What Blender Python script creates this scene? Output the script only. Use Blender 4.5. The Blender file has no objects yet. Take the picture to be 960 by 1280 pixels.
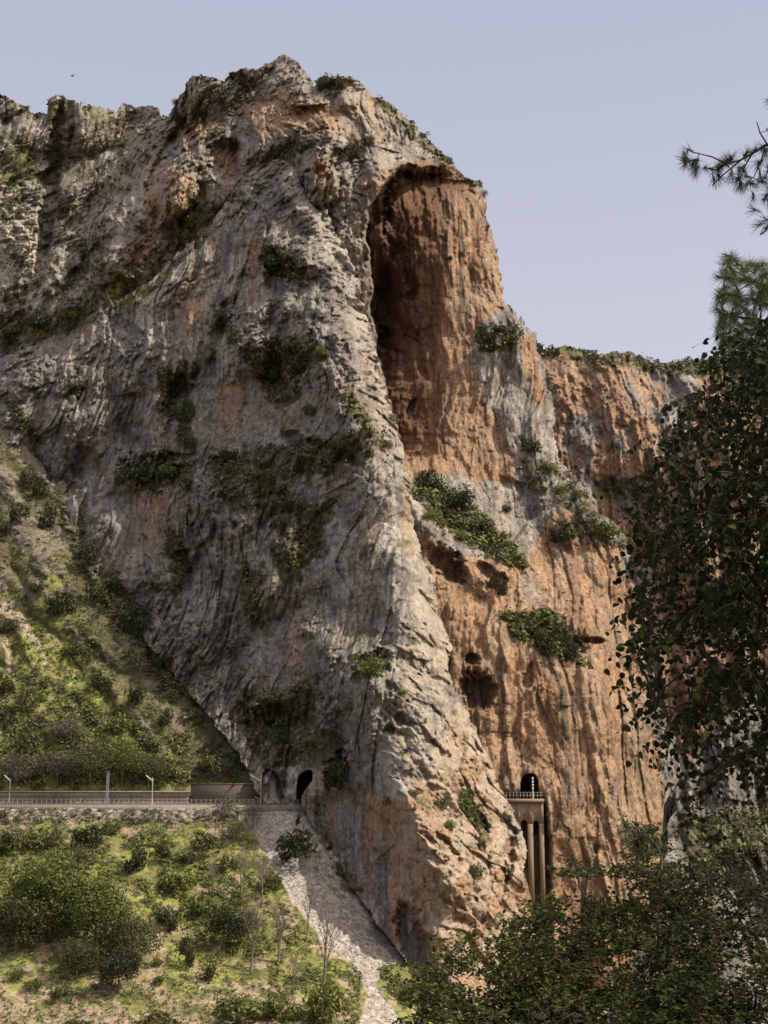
import bpy, math, random
import numpy as np
rnd = random.Random(7)
RNG = np.random.default_rng(11)
scene = bpy.context.scene
COL = scene.collection

# ------------------------------------------------------------------ camera, sky, sun, exposure
PITCH = math.radians(12.0)
F = 1712.0                      # focal length in units of a 960x1280 frame
cam_d = bpy.data.cameras.new('camera')
cam_d.sensor_fit = 'VERTICAL'; cam_d.sensor_height = 24.0
cam_d.lens = 24.0 * F / 1280.0
cam_d.clip_start = 0.1; cam_d.clip_end = 20000
cam = bpy.data.objects.new('camera', cam_d); COL.objects.link(cam)
cam.location = (0, 0, 0); cam.rotation_euler = (math.radians(90) + PITCH, 0, 0)
scene.camera = cam

SUN_DIR = np.array([0.62, -0.06, 0.76]); SUN_DIR /= np.linalg.norm(SUN_DIR)
sun_el = math.asin(SUN_DIR[2]); sun_az = math.atan2(SUN_DIR[0], SUN_DIR[1])
world = bpy.data.worlds.new('World'); scene.world = world; world.use_nodes = True
nt = world.node_tree; nt.nodes.clear()
out = nt.nodes.new('ShaderNodeOutputWorld'); bg = nt.nodes.new('ShaderNodeBackground')
sky = nt.nodes.new('ShaderNodeTexSky'); sky.sky_type = 'NISHITA'; sky.sun_disc = False
sky.sun_elevation = sun_el; sky.sun_rotation = sun_az
sky.air_density = 1.0; sky.dust_density = 3.0; sky.ozone_density = 2.0; sky.altitude = 300
mx = nt.nodes.new('ShaderNodeMix'); mx.data_type = 'RGBA'; mx.inputs[0].default_value = 0.86
mx.inputs[7].default_value = (4.05, 4.22, 5.45, 1)      # thin high haze veil over the blue
# the veil is brighter and warmer round the sun, lavender away from it
tcw = nt.nodes.new('ShaderNodeTexCoord'); dt = nt.nodes.new('ShaderNodeVectorMath'); dt.operation = 'DOT_PRODUCT'
dt.inputs[1].default_value = tuple(SUN_DIR); nt.links.new(tcw.outputs['Generated'], dt.inputs[0])
mrw = nt.nodes.new('ShaderNodeMapRange'); mrw.interpolation_type = 'SMOOTHSTEP'; mrw.inputs[1].default_value = .58; mrw.inputs[2].default_value = 1.0
nt.links.new(dt.outputs['Value'], mrw.inputs[0])
vm = nt.nodes.new('ShaderNodeMix'); vm.data_type = 'RGBA'; vm.inputs[6].default_value = (4.5, 4.6, 5.55, 1); vm.inputs[7].default_value = (19, 16, 12.0, 1)
sxyz = nt.nodes.new('ShaderNodeSeparateXYZ'); nt.links.new(tcw.outputs['Generated'], sxyz.inputs[0])
mrz = nt.nodes.new('ShaderNodeMapRange'); mrz.interpolation_type = 'SMOOTHSTEP'; mrz.inputs[1].default_value = .62; mrz.inputs[2].default_value = .12
nt.links.new(sxyz.outputs['Z'], mrz.inputs[0])
hzm = nt.nodes.new('ShaderNodeMix'); hzm.data_type = 'RGBA'; hzm.inputs[6].default_value = (4.05, 4.25, 5.35, 1); hzm.inputs[7].default_value = (5.7, 5.75, 6.25, 1)
nt.links.new(mrz.outputs[0], hzm.inputs[0]); nt.links.new(hzm.outputs[2], vm.inputs[6])
nt.links.new(mrw.outputs[0], vm.inputs[0]); nt.links.new(vm.outputs[2], mx.inputs[7])
nt.links.new(sky.outputs[0], mx.inputs[6]); nt.links.new(mx.outputs[2], bg.inputs[0])
bg.inputs[1].default_value = 0.115
nt.links.new(bg.outputs[0], out.inputs[0])
sun_d = bpy.data.lights.new('sun', 'SUN'); sun_d.energy = 5.0; sun_d.angle = math.radians(0.5)
sun_d.color = (1.0, 0.915, 0.80)
sun = bpy.data.objects.new('sun', sun_d); COL.objects.link(sun)
from mathutils import Vector
sun.rotation_euler = Vector(SUN_DIR).to_track_quat('Z', 'Y').to_euler()
sun.location = (60, -20, 60)
vs = scene.view_settings; vs.view_transform = 'Standard'; vs.look = 'None'; vs.gamma = 1
vs.use_curve_mapping = False; vs.exposure = 0.12
scene.cycles.max_bounces = 5; scene.cycles.diffuse_bounces = 3; scene.cycles.transparent_max_bounces = 4

# ------------------------------------------------------------------ numeric helpers
cp, sp = math.cos(PITCH), math.sin(PITCH)
def ray(u, v):
    """direction through a photo position, scaled so that its Y is 1"""
    cx = (np.asarray(u, float) - 480) / F; cy = (640 - np.asarray(v, float)) / F
    y = cp - cy * sp; z = sp + cy * cp
    return cx / y, z / y
def P(u, v, d):
    a, b = ray(u, v); return np.array([a * d, d, b * d], float)
def ss(a, b, x):
    t = np.clip((x - a) / (b - a), 0, 1); return t * t * (3 - 2 * t)
def lerp(a, b, t): return a + (b - a) * t
def hsh(i, j, s):
    h = (i.astype(np.int64) * 374761393 + j.astype(np.int64) * 668265263 + s * 1274126177) & 0xFFFFFFFF
    h = ((h ^ (h >> 13)) * 1274126177) & 0xFFFFFFFF
    h = ((h ^ (h >> 16)) * 2246822519) & 0xFFFFFFFF
    h ^= h >> 15
    return h.astype(np.float32) / np.float32(4294967295.0)
def vn(x, y, s=0):
    """smooth value noise 0..1"""
    xi = np.floor(x).astype(np.int32); yi = np.floor(y).astype(np.int32)
    fx = (x - xi).astype(np.float32); fy = (y - yi).astype(np.float32)
    fx = fx * fx * fx * (fx * (fx * 6 - 15) + 10); fy = fy * fy * fy * (fy * (fy * 6 - 15) + 10)
    a = hsh(xi, yi, s); b = hsh(xi + 1, yi, s); c = hsh(xi, yi + 1, s); d = hsh(xi + 1, yi + 1, s)
    return (a + (b - a) * fx) * (1 - fy) + (c + (d - c) * fx) * fy
def fbm(x, y, s=0, o=4, g=0.5):
    r = 0; a = 1; t = 0
    for k in range(o):
        r = r + a * vn(x, y, s + 17 * k); t += a; a *= g
        x, y = x * 1.62 + y * 1.17 + 3.1, y * 1.62 - x * 1.17 + 7.7
    return r / t
def fbma(x, y, s=0, o=4, g=0.55):
    """fbm that keeps its direction (for vertical streaks)"""
    r = 0; a = 1; t = 0
    for k in range(o):
        r = r + a * vn(x, y, s + 31 * k); t += a; a *= g; x = x * 2.03 + 5.3; y = y * 1.9 + 1.7
    return r / t
def facets(x, y, s=0, tilt=1.4, k=0.9):
    """continuous height made of tilted blocks, roughly 0..1"""
    xi = np.floor(x).astype(np.int32); yi = np.floor(y).astype(np.int32)
    best = np.full(x.shape, -1e9, np.float32)
    for di in (-1, 0, 1):
        for dj in (-1, 0, 1):
            a = xi + di; b = yi + dj
            dx = (x - (a + hsh(a, b, s))).astype(np.float32); dy = (y - (b + hsh(a, b, s + 1))).astype(np.float32)
            h = hsh(a, b, s + 2) + tilt * ((hsh(a, b, s + 3) - .5) * dx + (hsh(a, b, s + 4) - .5) * dy) - k * (dx * dx + dy * dy)
            np.maximum(best, h, out=best)
    return best
def ridge(x, y, s, p=6, o=2):
    n = fbma(x, y, s, o); return (1 - np.abs(2 * n - 1)) ** p
def inpoly(poly, u, v):
    p = np.array(poly, float); q = np.roll(p, -1, axis=0)
    r = np.zeros(u.shape, bool)
    for (x0, y0), (x1, y1) in zip(p, q):
        if y0 == y1: continue
        c = ((y0 > v) != (y1 > v)) & (u < (x1 - x0) * (v - y0) / (y1 - y0) + x0)
        r ^= c
    return r
def blur(m, n):
    m = m.astype(np.float32); n = int(n)
    if n < 1: return m
    for ax in (0, 1):
        for _ in range(2):
            pad = [(0, 0), (0, 0)]; pad[ax] = (n + 1, n)
            c = np.cumsum(np.pad(m, pad, mode='edge'), axis=ax)
            m = (c[2 * n + 1:] - c[:-2 * n - 1] if ax == 0 else c[:, 2 * n + 1:] - c[:, :-2 * n - 1]) / (2 * n + 1)
    return m
def tps(ctrl):
    c = np.array(ctrl, float); p = c[:, :2] / 400; n = len(c)
    def U(r2): return 0.5 * r2 * np.log(r2 + 1e-12)
    d2 = ((p[:, None] - p[None]) ** 2).sum(2)
    A = np.zeros((n + 3, n + 3)); A[:n, :n] = U(d2) + np.eye(n) * 1e-4; A[:n, n] = 1; A[:n, n + 1:] = p; A[n, :n] = 1; A[n + 1:, :n] = p.T
    w = np.linalg.solve(A, np.concatenate([c[:, 2], [0, 0, 0]]))
    def f(u, v):
        q = np.stack([np.ravel(u), np.ravel(v)], 1) / 400
        r = np.zeros(len(q))
        for i in range(n):
            r += w[i] * U(((q - p[i]) ** 2).sum(1))
        return (r + w[n] + q @ w[n + 1:]).reshape(np.shape(u))
    return f

# ------------------------------------------------------------------ mesh helpers
def mesh(name, verts, faces, mat, cols=None, smooth=False, parent=None, loc=None):
    """verts Nx3, faces Mx3 or Mx4 (index arrays), cols Nx3"""
    verts = np.asarray(verts, np.float32).reshape(-1, 3); faces = np.asarray(faces, np.int32)
    k = faces.shape[1]; M = len(faces)
    me = bpy.data.meshes.new(name)
    me.vertices.add(len(verts)); me.vertices.foreach_set('co', verts.ravel())
    me.loops.add(M * k); me.loops.foreach_set('vertex_index', faces.ravel())
    me.polygons.add(M); me.polygons.foreach_set('loop_start', np.arange(0, M * k, k, dtype=np.int32))
    try: me.polygons.foreach_set('loop_total', np.full(M, k, np.int32))
    except Exception: pass
    if smooth: me.polygons.foreach_set('use_smooth', np.ones(M, bool))
    if cols is not None:
        a = me.color_attributes.new('Col', 'FLOAT_COLOR', 'POINT')
        c = np.ones((len(verts), 4), np.float32); c[:, :3] = cols
        a.data.foreach_set('color', c.ravel())
    me.update(calc_edges=True)
    if mat is not None: me.materials.append(mat)
    o = bpy.data.objects.new(name, me); COL.objects.link(o)
    if parent is not None: o.parent = parent
    if loc is not None: o.location = loc
    return o
class MB:
    """collects boxes, tubes and leaves into one quad mesh"""
    def __init__(s): s.v = []; s.f = []; s.c = []; s.n = 0
    def add(s, v, f, c=(.5, .5, .5)):
        v = np.asarray(v, float).reshape(-1, 3); f = np.asarray(f, int)
        c = np.asarray(c, float)
        if c.ndim == 1: c = np.tile(c, (len(v), 1))
        s.v.append(v); s.f.append(f + s.n); s.c.append(c); s.n += len(v)
    def box(s, x0, x1, y0, y1, z0, z1, c=(.5, .5, .5)):
        v = [(x, y, z) for z in (z0, z1) for y in (y0, y1) for x in (x0, x1)]
        f = [(0, 2, 3, 1), (4, 5, 7, 6), (0, 1, 5, 4), (2, 6, 7, 3), (0, 4, 6, 2), (1, 3, 7, 5)]
        s.add(v, f, c)
    def tube(s, pts, radii, c=(.5, .5, .5), n=5):
        pts = np.asarray(pts, float); m = len(pts)
        t = np.gradient(pts, axis=0); t /= np.linalg.norm(t, axis=1)[:, None] + 1e-9
        ref = np.array([0, 0, 1.]) if abs(t[0, 2]) < .8 else np.array([1., 0, 0])
        V = []
        for i in range(m):
            a = np.cross(t[i], ref); a /= np.linalg.norm(a) + 1e-9; b = np.cross(a, t[i])
            for k in range(n):
                w = 2 * math.pi * k / n
                V.append(pts[i] + radii[i] * (a * math.cos(w) + b * math.sin(w)))
        Fc = [(i * n + k, i * n + (k + 1) % n, (i + 1) * n + (k + 1) % n, (i + 1) * n + k) for i in range(m - 1) for k in range(n)]
        Fc.append(tuple([0] * 0) or (0, 1, 2, (3 if n > 3 else 2)))
        Fc.append(((m - 1) * n, (m - 1) * n + 1, (m - 1) * n + 2, (m - 1) * n + (3 if n > 3 else 2)))
        if n == 3: Fc = Fc[:-2]
        s.add(V, Fc, c)
    def build(s, name, mat, parent=None, smooth=False, loc=None):
        v = np.concatenate(s.v); 
        if loc is not None: v = v - np.asarray(loc, float)
        return mesh(name, v, np.concatenate(s.f), mat, np.concatenate(s.c), smooth, parent, loc)
def tag(o, label=None, cat=None, group=None, kind=None):
    if label: o['label'] = label
    if cat: o['category'] = cat
    if group: o['group'] = group
    if kind: o['kind'] = kind
    return o
def empty(name, loc):
    o = bpy.data.objects.new(name, None); COL.objects.link(o); o.location = [float(a) for a in loc]; o.empty_display_size = .5
    return o

# ------------------------------------------------------------------ materials
def new_mat(name, rough=.9, spec=.2):
    m = bpy.data.materials.new(name); m.use_nodes = True; n = m.node_tree
    b = n.nodes['Principled BSDF']; b.inputs['Roughness'].default_value = rough; b.inputs['Specular IOR Level'].default_value = spec
    return m, n, b
def col_mat(name, s1=.5, s2=3.0, var=.35, bump=.5, dist=.4, rough=.92, zs=1.0, spec=.15):
    """vertex colour broken up by fine noise, with bump"""
    m, n, b = new_mat(name, rough, spec); L = n.links
    at = n.nodes.new('ShaderNodeAttribute'); at.attribute_name = 'Col'
    tc = n.nodes.new('ShaderNodeTexCoord'); mp = n.nodes.new('ShaderNodeMapping'); mp.inputs['Scale'].default_value = (1, 1, zs)
    L.new(tc.outputs['Object'], mp.inputs[0])
    n1 = n.nodes.new('ShaderNodeTexNoise'); n1.inputs['Scale'].default_value = s1; n1.inputs['Detail'].default_value = 8; n1.inputs['Roughness'].default_value = .7
    n2 = n.nodes.new('ShaderNodeTexNoise'); n2.inputs['Scale'].default_value = s2; n2.inputs['Detail'].default_value = 5; n2.inputs['Roughness'].default_value = .65
    L.new(mp.outputs[0], n1.inputs[0]); L.new(mp.outputs[0], n2.inputs[0])
    mr = n.nodes.new('ShaderNodeMapRange'); mr.inputs[1].default_value = .3; mr.inputs[2].default_value = .7
    mr.inputs[3].default_value = 1 - var; mr.inputs[4].default_value = 1 + var
    L.new(n1.outputs[0], mr.inputs[0])
    mu = n.nodes.new('ShaderNodeVectorMath'); mu.operation = 'SCALE'
    L.new(at.outputs['Color'], mu.inputs[0]); L.new(mr.outputs[0], mu.inputs['Scale'])
    L.new(mu.outputs[0], b.inputs['Base Color'])
    ad = n.nodes.new('ShaderNodeMath'); ad.operation = 'ADD'; L.new(n1.outputs[0], ad.inputs[0]); L.new(n2.outputs[0], ad.inputs[1])
    bp = n.nodes.new('ShaderNodeBump'); bp.inputs['Strength'].default_value = bump; bp.inputs['Distance'].default_value = dist
    L.new(ad.outputs[0], bp.inputs['Height']); L.new(bp.outputs[0], b.inputs['Normal'])
    return m
def leaf_mat(name, tr=.25, rough=.6, spec=.25):
    m, n, b = new_mat(name, rough, spec); L = n.links
    at = n.nodes.new('ShaderNodeAttribute'); at.attribute_name = 'Col'
    oi = n.nodes.new('ShaderNodeObjectInfo')
    mr = n.nodes.new('ShaderNodeMapRange'); mr.inputs[3].default_value = .8; mr.inputs[4].default_value = 1.2
    L.new(oi.outputs['Random'], mr.inputs[0])
    mu = n.nodes.new('ShaderNodeVectorMath'); mu.operation = 'SCALE'
    L.new(at.outputs['Color'], mu.inputs[0]); L.new(mr.outputs[0], mu.inputs['Scale'])
    L.new(mu.outputs[0], b.inputs['Base Color'])
    t = n.nodes.new('ShaderNodeBsdfTranslucent'); L.new(mu.outputs[0], t.inputs[0])
    ms = n.nodes.new('ShaderNodeMixShader'); ms.inputs[0].default_value = tr
    L.new(b.outputs[0], ms.inputs[1]); L.new(t.outputs[0], ms.inputs[2]); L.new(ms.outputs[0], n.nodes['Material Output'].inputs[0])
    return m
M_ROCK = col_mat('limestone', 1.1, 4.5, .45, .8, .5, zs=.62)
M_SOIL = col_mat('soil_grass', .8, 3.5, .42, .6, .3)
M_WOOD = col_mat('bark', 6, 20, .3, .4, .02)
M_NEARWOOD = col_mat('near_bark', 12, 40, .3, .4, .01)
M_STONE = col_mat('masonry', 1.2, 5, .25, .5, .08)
M_METAL = col_mat('galvanised_metal', 3, 9, .1, .1, .01, rough=.55, spec=.4)
M_LEAF = leaf_mat('shrub_leaves', .2)
M_BIGLEAF = leaf_mat('broad_leaves', .25, .7, .06)
M_NEEDLE = leaf_mat('pine_needles', .2)

# ------------------------------------------------------------------ layered rock and slope sheets
class Layer: pass
ANG = {}
def build_layer(name, poly, ctrl, disp, colour, mat, step=1.2, edge=4.0, edge_s=14.0, holes=(), skirt=(0, 40, -12), seed=0, drop=None, pad=2):
    poly_a = np.array(poly, float)
    u0, v0 = poly_a.min(0) - pad; u1, v1 = poly_a.max(0) + pad
    us = np.arange(u0, u1 + step, step); vs_ = np.arange(v0, v1 + step, step)
    U, V = np.meshgrid(us, vs_)
    jx = (fbm(U / edge_s, V / edge_s, seed + 5, 4, .6) - .5) * 2 * edge; jy = (fbm(U / edge_s, V / edge_s, seed + 9, 4, .6) - .5) * 2 * edge
    ins = inpoly(poly, U + jx, V + jy)
    if drop is not None: ins &= ~inpoly(drop, U, V)
    k = 6
    f = tps(ctrl)
    uc = np.linspace(u0, us[-1], max(8, int((us[-1] - u0) / k))); vc = np.linspace(v0, vs_[-1], max(8, int((vs_[-1] - v0) / k)))
    UC, VC = np.meshgrid(uc, vc); DC = f(UC, VC)
    # bilinear upsample
    iu = np.interp(us, uc, np.arange(len(uc))); iv = np.interp(vs_, vc, np.arange(len(vc)))
    a = np.clip(iu.astype(int), 0, len(uc) - 2); fa = iu - a; b = np.clip(iv.astype(int), 0, len(vc) - 2); fb = (iv - b)[:, None]
    D = (DC[b][:, a] * (1 - fa) + DC[b][:, a + 1] * fa) * (1 - fb) + (DC[b + 1][:, a] * (1 - fa) + DC[b + 1][:, a + 1] * fa) * fb
    L = Layer(); L.U, L.V, L.us, L.vs, L.ins, L.step = U, V, us, vs_, ins, step
    ra, rb = ray(U, V)
    L.X, L.Y, L.Z = ra * D, D, rb * D
    D2 = D - disp(L)
    L.D = D2; L.W = np.stack([ra * D2, D2, rb * D2], -1)
    Yb = blur(L.D, 2.4 / step); Zb = blur(L.W[..., 2], 2.4 / step)
    sl_ = np.gradient(Yb, axis=0) / (np.gradient(Zb, axis=0) - 1e-6)
    L.ledge = ss(1.0, 2.2, sl_)                     # where the rock lies back far enough to hold soil
    C = colour(L)
    idx = np.full(U.shape, -1, np.int64); 
    fm = ins[:-1, :-1] & ins[1:, :-1] & ins[:-1, 1:] & ins[1:, 1:]
    used = np.zeros(U.shape, bool)
    for s1 in (slice(None, -1), slice(1, None)):
        for s2 in (slice(None, -1), slice(1, None)): used[s1, s2] |= fm
    nv = int(used.sum()); idx[used] = np.arange(nv)
    i00 = idx[:-1, :-1][fm]; i01 = idx[:-1, 1:][fm]; i10 = idx[1:, :-1][fm]; i11 = idx[1:, 1:][fm]
    faces = np.stack([i10, i11, i01, i00], 1)
    verts = L.W[used]; cols = C[used]
    # skirt: every border edge is carried back into the mountain so the sheet has thickness
    fp = np.pad(fm, 1)
    g0 = fp[1:-1, 1:-1]
    E = []
    def edges(mask, pa, pb):
        E.append(np.stack([idx[pa][mask], idx[pb][mask]], 1))
    S0, S1 = slice(None, -1), slice(1, None)
    edges(g0 & ~fp[:-2, 1:-1], (S0, S0), (S0, S1)); edges(g0 & ~fp[2:, 1:-1], (S1, S1), (S1, S0))
    edges(g0 & ~fp[1:-1, :-2], (S1, S0), (S0, S0)); edges(g0 & ~fp[1:-1, 2:], (S0, S1), (S1, S1))
    E = np.concatenate(E)
    bv = np.unique(E); rm = np.full(nv, -1, np.int64); m = len(bv)
    cen = verts.mean(0)
    ring0 = verts[bv]
    allv = [verts, ring0]; allc = [cols, cols[bv]]
    prev = ring0
    vn_ = [ring0]
    # gentle roll-over: two rings going back, inwards and down
    for (back, down, inn) in ((skirt[1] * .25, 1.5, .01), (skirt[1], 12, .06)):
        r = ring0.copy(); r[:, 1] += back; r[:, 2] -= down; r[:, 0] += (cen[0] - r[:, 0]) * inn
        r += (RNG.random(r.shape) - .5) * .8
        allv.append(r); allc.append(cols[bv])
    rm[bv] = np.arange(m)
    ea = rm[E[:, 0]]; eb = rm[E[:, 1]]
    sf = []
    for q in range(2):
        o0 = nv + q * m; o1 = nv + (q + 1) * m
        sf.append(np.stack([ea + o0, eb + o0, eb + o1, ea + o1], 1))
    verts = np.concatenate(allv); cols = np.concatenate(allc); faces = np.concatenate([faces] + sf)
    L.obj = mesh(name, verts, faces, mat, cols, mat is not M_ROCK)
    # sampling helpers
    n = np.cross(np.gradient(L.W, axis=1), np.gradient(L.W, axis=0)); n /= np.linalg.norm(n, axis=-1)[..., None] + 1e-9
    flip = (n * L.W).sum(-1) > 0; n[flip] *= -1; L.N = n
    def at(u, v):
        i = int(np.clip(round((v - L.vs[0]) / step), 0, len(L.vs) - 1)); j = int(np.clip(round((u - L.us[0]) / step), 0, len(L.us) - 1))
        return L.W[i, j].copy(), L.N[i, j].copy()
    L.at = at
    def sample(u, v):
        i = np.clip(np.round((v - L.vs[0]) / step).astype(int), 0, len(L.vs) - 1); j = np.clip(np.round((u - L.us[0]) / step).astype(int), 0, len(L.us) - 1)
        return L.W[i, j], L.N[i, j], L.ins[i, j]
    L.sample = sample
    return L
def soft(L, polys, b=6, warp=8, seed=3):
    """soft mask 0..1 of a list of photo-space outlines, edges broken up"""
    wx = (fbm(L.U / 22, L.V / 22, seed, 4, .6) - .5) * 2 * warp; wy = (fbm(L.U / 22, L.V / 22, seed + 3, 4, .6) - .5) * 2 * warp
    m = np.zeros(L.U.shape, bool)
    for p in polys: m |= inpoly(p, L.U + wx, L.V + wy)
    return blur(m, b / L.step)
def blob(L, u, v, ru, rv, rot=0, p=2.0):
    if not hasattr(L, 'bw'):
        L.bw = ((fbm(L.U / 16, L.V / 16, 91, 4, .65) - .5), (fbm(L.U / 16, L.V / 16, 95, 4, .65) - .5))
    c, s = math.cos(rot), math.sin(rot); q = min(ru, rv) * 1.1
    U = L.U + L.bw[0] * q; V = L.V + L.bw[1] * q
    x = ((U - u) * c + (V - v) * s) / ru; y = (-(U - u) * s + (V - v) * c) / rv
    return np.clip(1 - (np.abs(x) ** p + np.abs(y) ** p), 0, 1)
def mixc(C, col, w):
    w = np.clip(w, 0, 1)[..., None]; return C * (1 - w) + np.array(col) * w

GREY = (.30, .272, .243); GREYD = (.135, .122, .110); PALE = (.45, .405, .35)
ORANGE = (.39, .23, .128); RUST = (.30, .165, .088); BROWN = (.085, .052, .038); PINK = (.37, .25, .165)
OLIVE = (.080, .074, .036); GRASS = (.135, .138, .048); SOIL = (.27, .20, .14)

def turb(x, y, s, o=4, g=.55):
    """creased noise: rounded blocks parted by sharp joints"""
    r = 0; a = 1; t = 0
    for k in range(o):
        r = r + a * np.abs(2 * vn(x, y, s + 13 * k) - 1); t += a; a *= g
        x, y = x * 1.7 + y * 1.05 + 2.2, y * 1.7 - x * 1.05 + 9.1
    return r / t
def joint(x, y, s, w=.08, o=2):
    """narrow deep joints: 1 inside a line about w wide, else 0"""
    return ss(w, w * .25, np.abs(2 * fbma(x, y, s, o, .5) - 1))
def blocks(x, y, s):
    """hard blocks: every cell stands out by its own amount and leans its own way"""
    x = x + .5 * (fbm(x * .9, y * .9, s + 6, 3, .6) - .5); y = y + .5 * (fbm(x * .9, y * .9, s + 7, 3, .6) - .5)
    xi = np.floor(x).astype(np.int32); yi = np.floor(y).astype(np.int32)
    best = np.full(x.shape, 1e9, np.float32); h = np.zeros(x.shape, np.float32)
    for di in (-1, 0, 1):
        for dj in (-1, 0, 1):
            a = xi + di; b = yi + dj
            dx = (x - (a + hsh(a, b, s))).astype(np.float32); dy = (y - (b + hsh(a, b, s + 1))).astype(np.float32)
            d = dx * dx + dy * dy; hh = hsh(a, b, s + 2) + .9 * ((hsh(a, b, s + 3) - .5) * dx + (hsh(a, b, s + 4) - .35) * dy)
            m = d < best; h = np.where(m, hh, h); best = np.where(m, d, best)
    return h
def saw(t):
    f = t - np.floor(t); return f * ss(1.0, .88, f)
def rock_disp(L, big=6.0, mid=2.4, small=.9, crack=1.8, tilt=0.0, seed=0, flute=1.0, bed=.8):
    X, Z = L.X, L.Z
    c, s = math.cos(tilt), math.sin(tilt)
    x = X * c + Z * s; z = -X * s + Z * c
    wx = fbm(X / 26, Z / 26, seed + 1, 2, .4) - .5; wz = fbm(X / 26, Z / 26, seed + 2, 2, .4) - .5
    x = x + 12 * wx; z = z + 12 * wz
    h = big * facets(x / 22, z / 34, seed + 3, 1.6)
    h += mid * facets(x / 7.5, z / 15, seed + 8, 2.6)
    rough = ss(.36, .62, fbm(X / 20, Z / 26, seed + 26, 3)); L.rough = rough
    hs = small * 1.5 * facets(x / 3.0, z / 5.5, seed + 13, 3.2) + small * .9 * facets(x / 1.3, z / 2.1, seed + 17, 3.2) + small * .45 * facets(x / .65, z / .9, seed + 19, 3.2)
    h += hs * (.45 + .85 * rough)
    fl = np.abs(2 * fbma(x / 2.6, z / 30, seed + 28, 3, .55) - 1)
    h += flute * 2.2 * (fl - .4) * (1.15 - .6 * rough)
    h += (.6 + 1.6 * rough) * (turb(x / 6, z / 9, seed + 29, 4, .6) - .4)
    q = (z * .86 - x * .5 + 2.5 * wx * 4) / 4.6 + fbm(x / 9, z / 5, seed + 35, 3) * 1.3
    h += bed * 1.7 * saw(q) * ss(.45, .6, fbm(X / 22, Z / 16, seed + 37, 3))
    jm = ss(.4, .55, fbm(X / 14, Z / 20, seed + 39, 2))
    h += crack * (.75 * blocks(x / 6.5, z / 15, seed + 20) + .5 * jm * blocks(x / 2.4, z / 5.2, seed + 24) + .28 * rough * blocks(x / 1.1, z / 1.9, seed + 31))
    h -= crack * .45 * jm * joint(x / 5, z / 26, seed + 38, .06)
    h += .8 * (turb(x / 1.2, z / 2.0, seed + 30, 2, .6) - .4) * (.5 + .8 * rough) + .5 * (hsh(np.floor(X / .5), np.floor(Z / .7), seed + 33) - .5) * rough
    return h
def fluted(L, seed, amp=1.0):
    """smooth hanging wall with sharp vertical flutes and a few long joints"""
    X, Z = L.X, L.Z
    wv = 20 * (fbm(X / 34, Z / 34, seed, 3, .5) - .5)
    x = X + wv * .55
    h = 6.0 * facets(x / 13, (Z + wv) / 52, seed + 2, 1.6) + 2.2 * facets(x / 5, (Z - wv) / 24, seed + 6, 2.4)
    h += amp * 2.3 * (np.abs(2 * fbma(x / 5.2, Z / 60, seed + 10, 3, .6) - 1) - .4) + amp * .9 * (np.abs(2 * fbma(x / 1.7, Z / 22, seed + 14, 2, .6) - 1) - .4)
    h += .9 * facets(x / 1.8, Z / 4.0, seed + 15, 3.0) + .9 * (turb(X / 2.4, Z / 4, seed + 18, 4, .65) - .4)
    h += 1.5 * blocks(x / 8, Z / 34, seed + 22) + .7 * blocks(x / 2.6, Z / 9, seed + 24); h -= .9 * joint(x / 13, Z / 80, seed + 28, .05)
    return h
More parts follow.
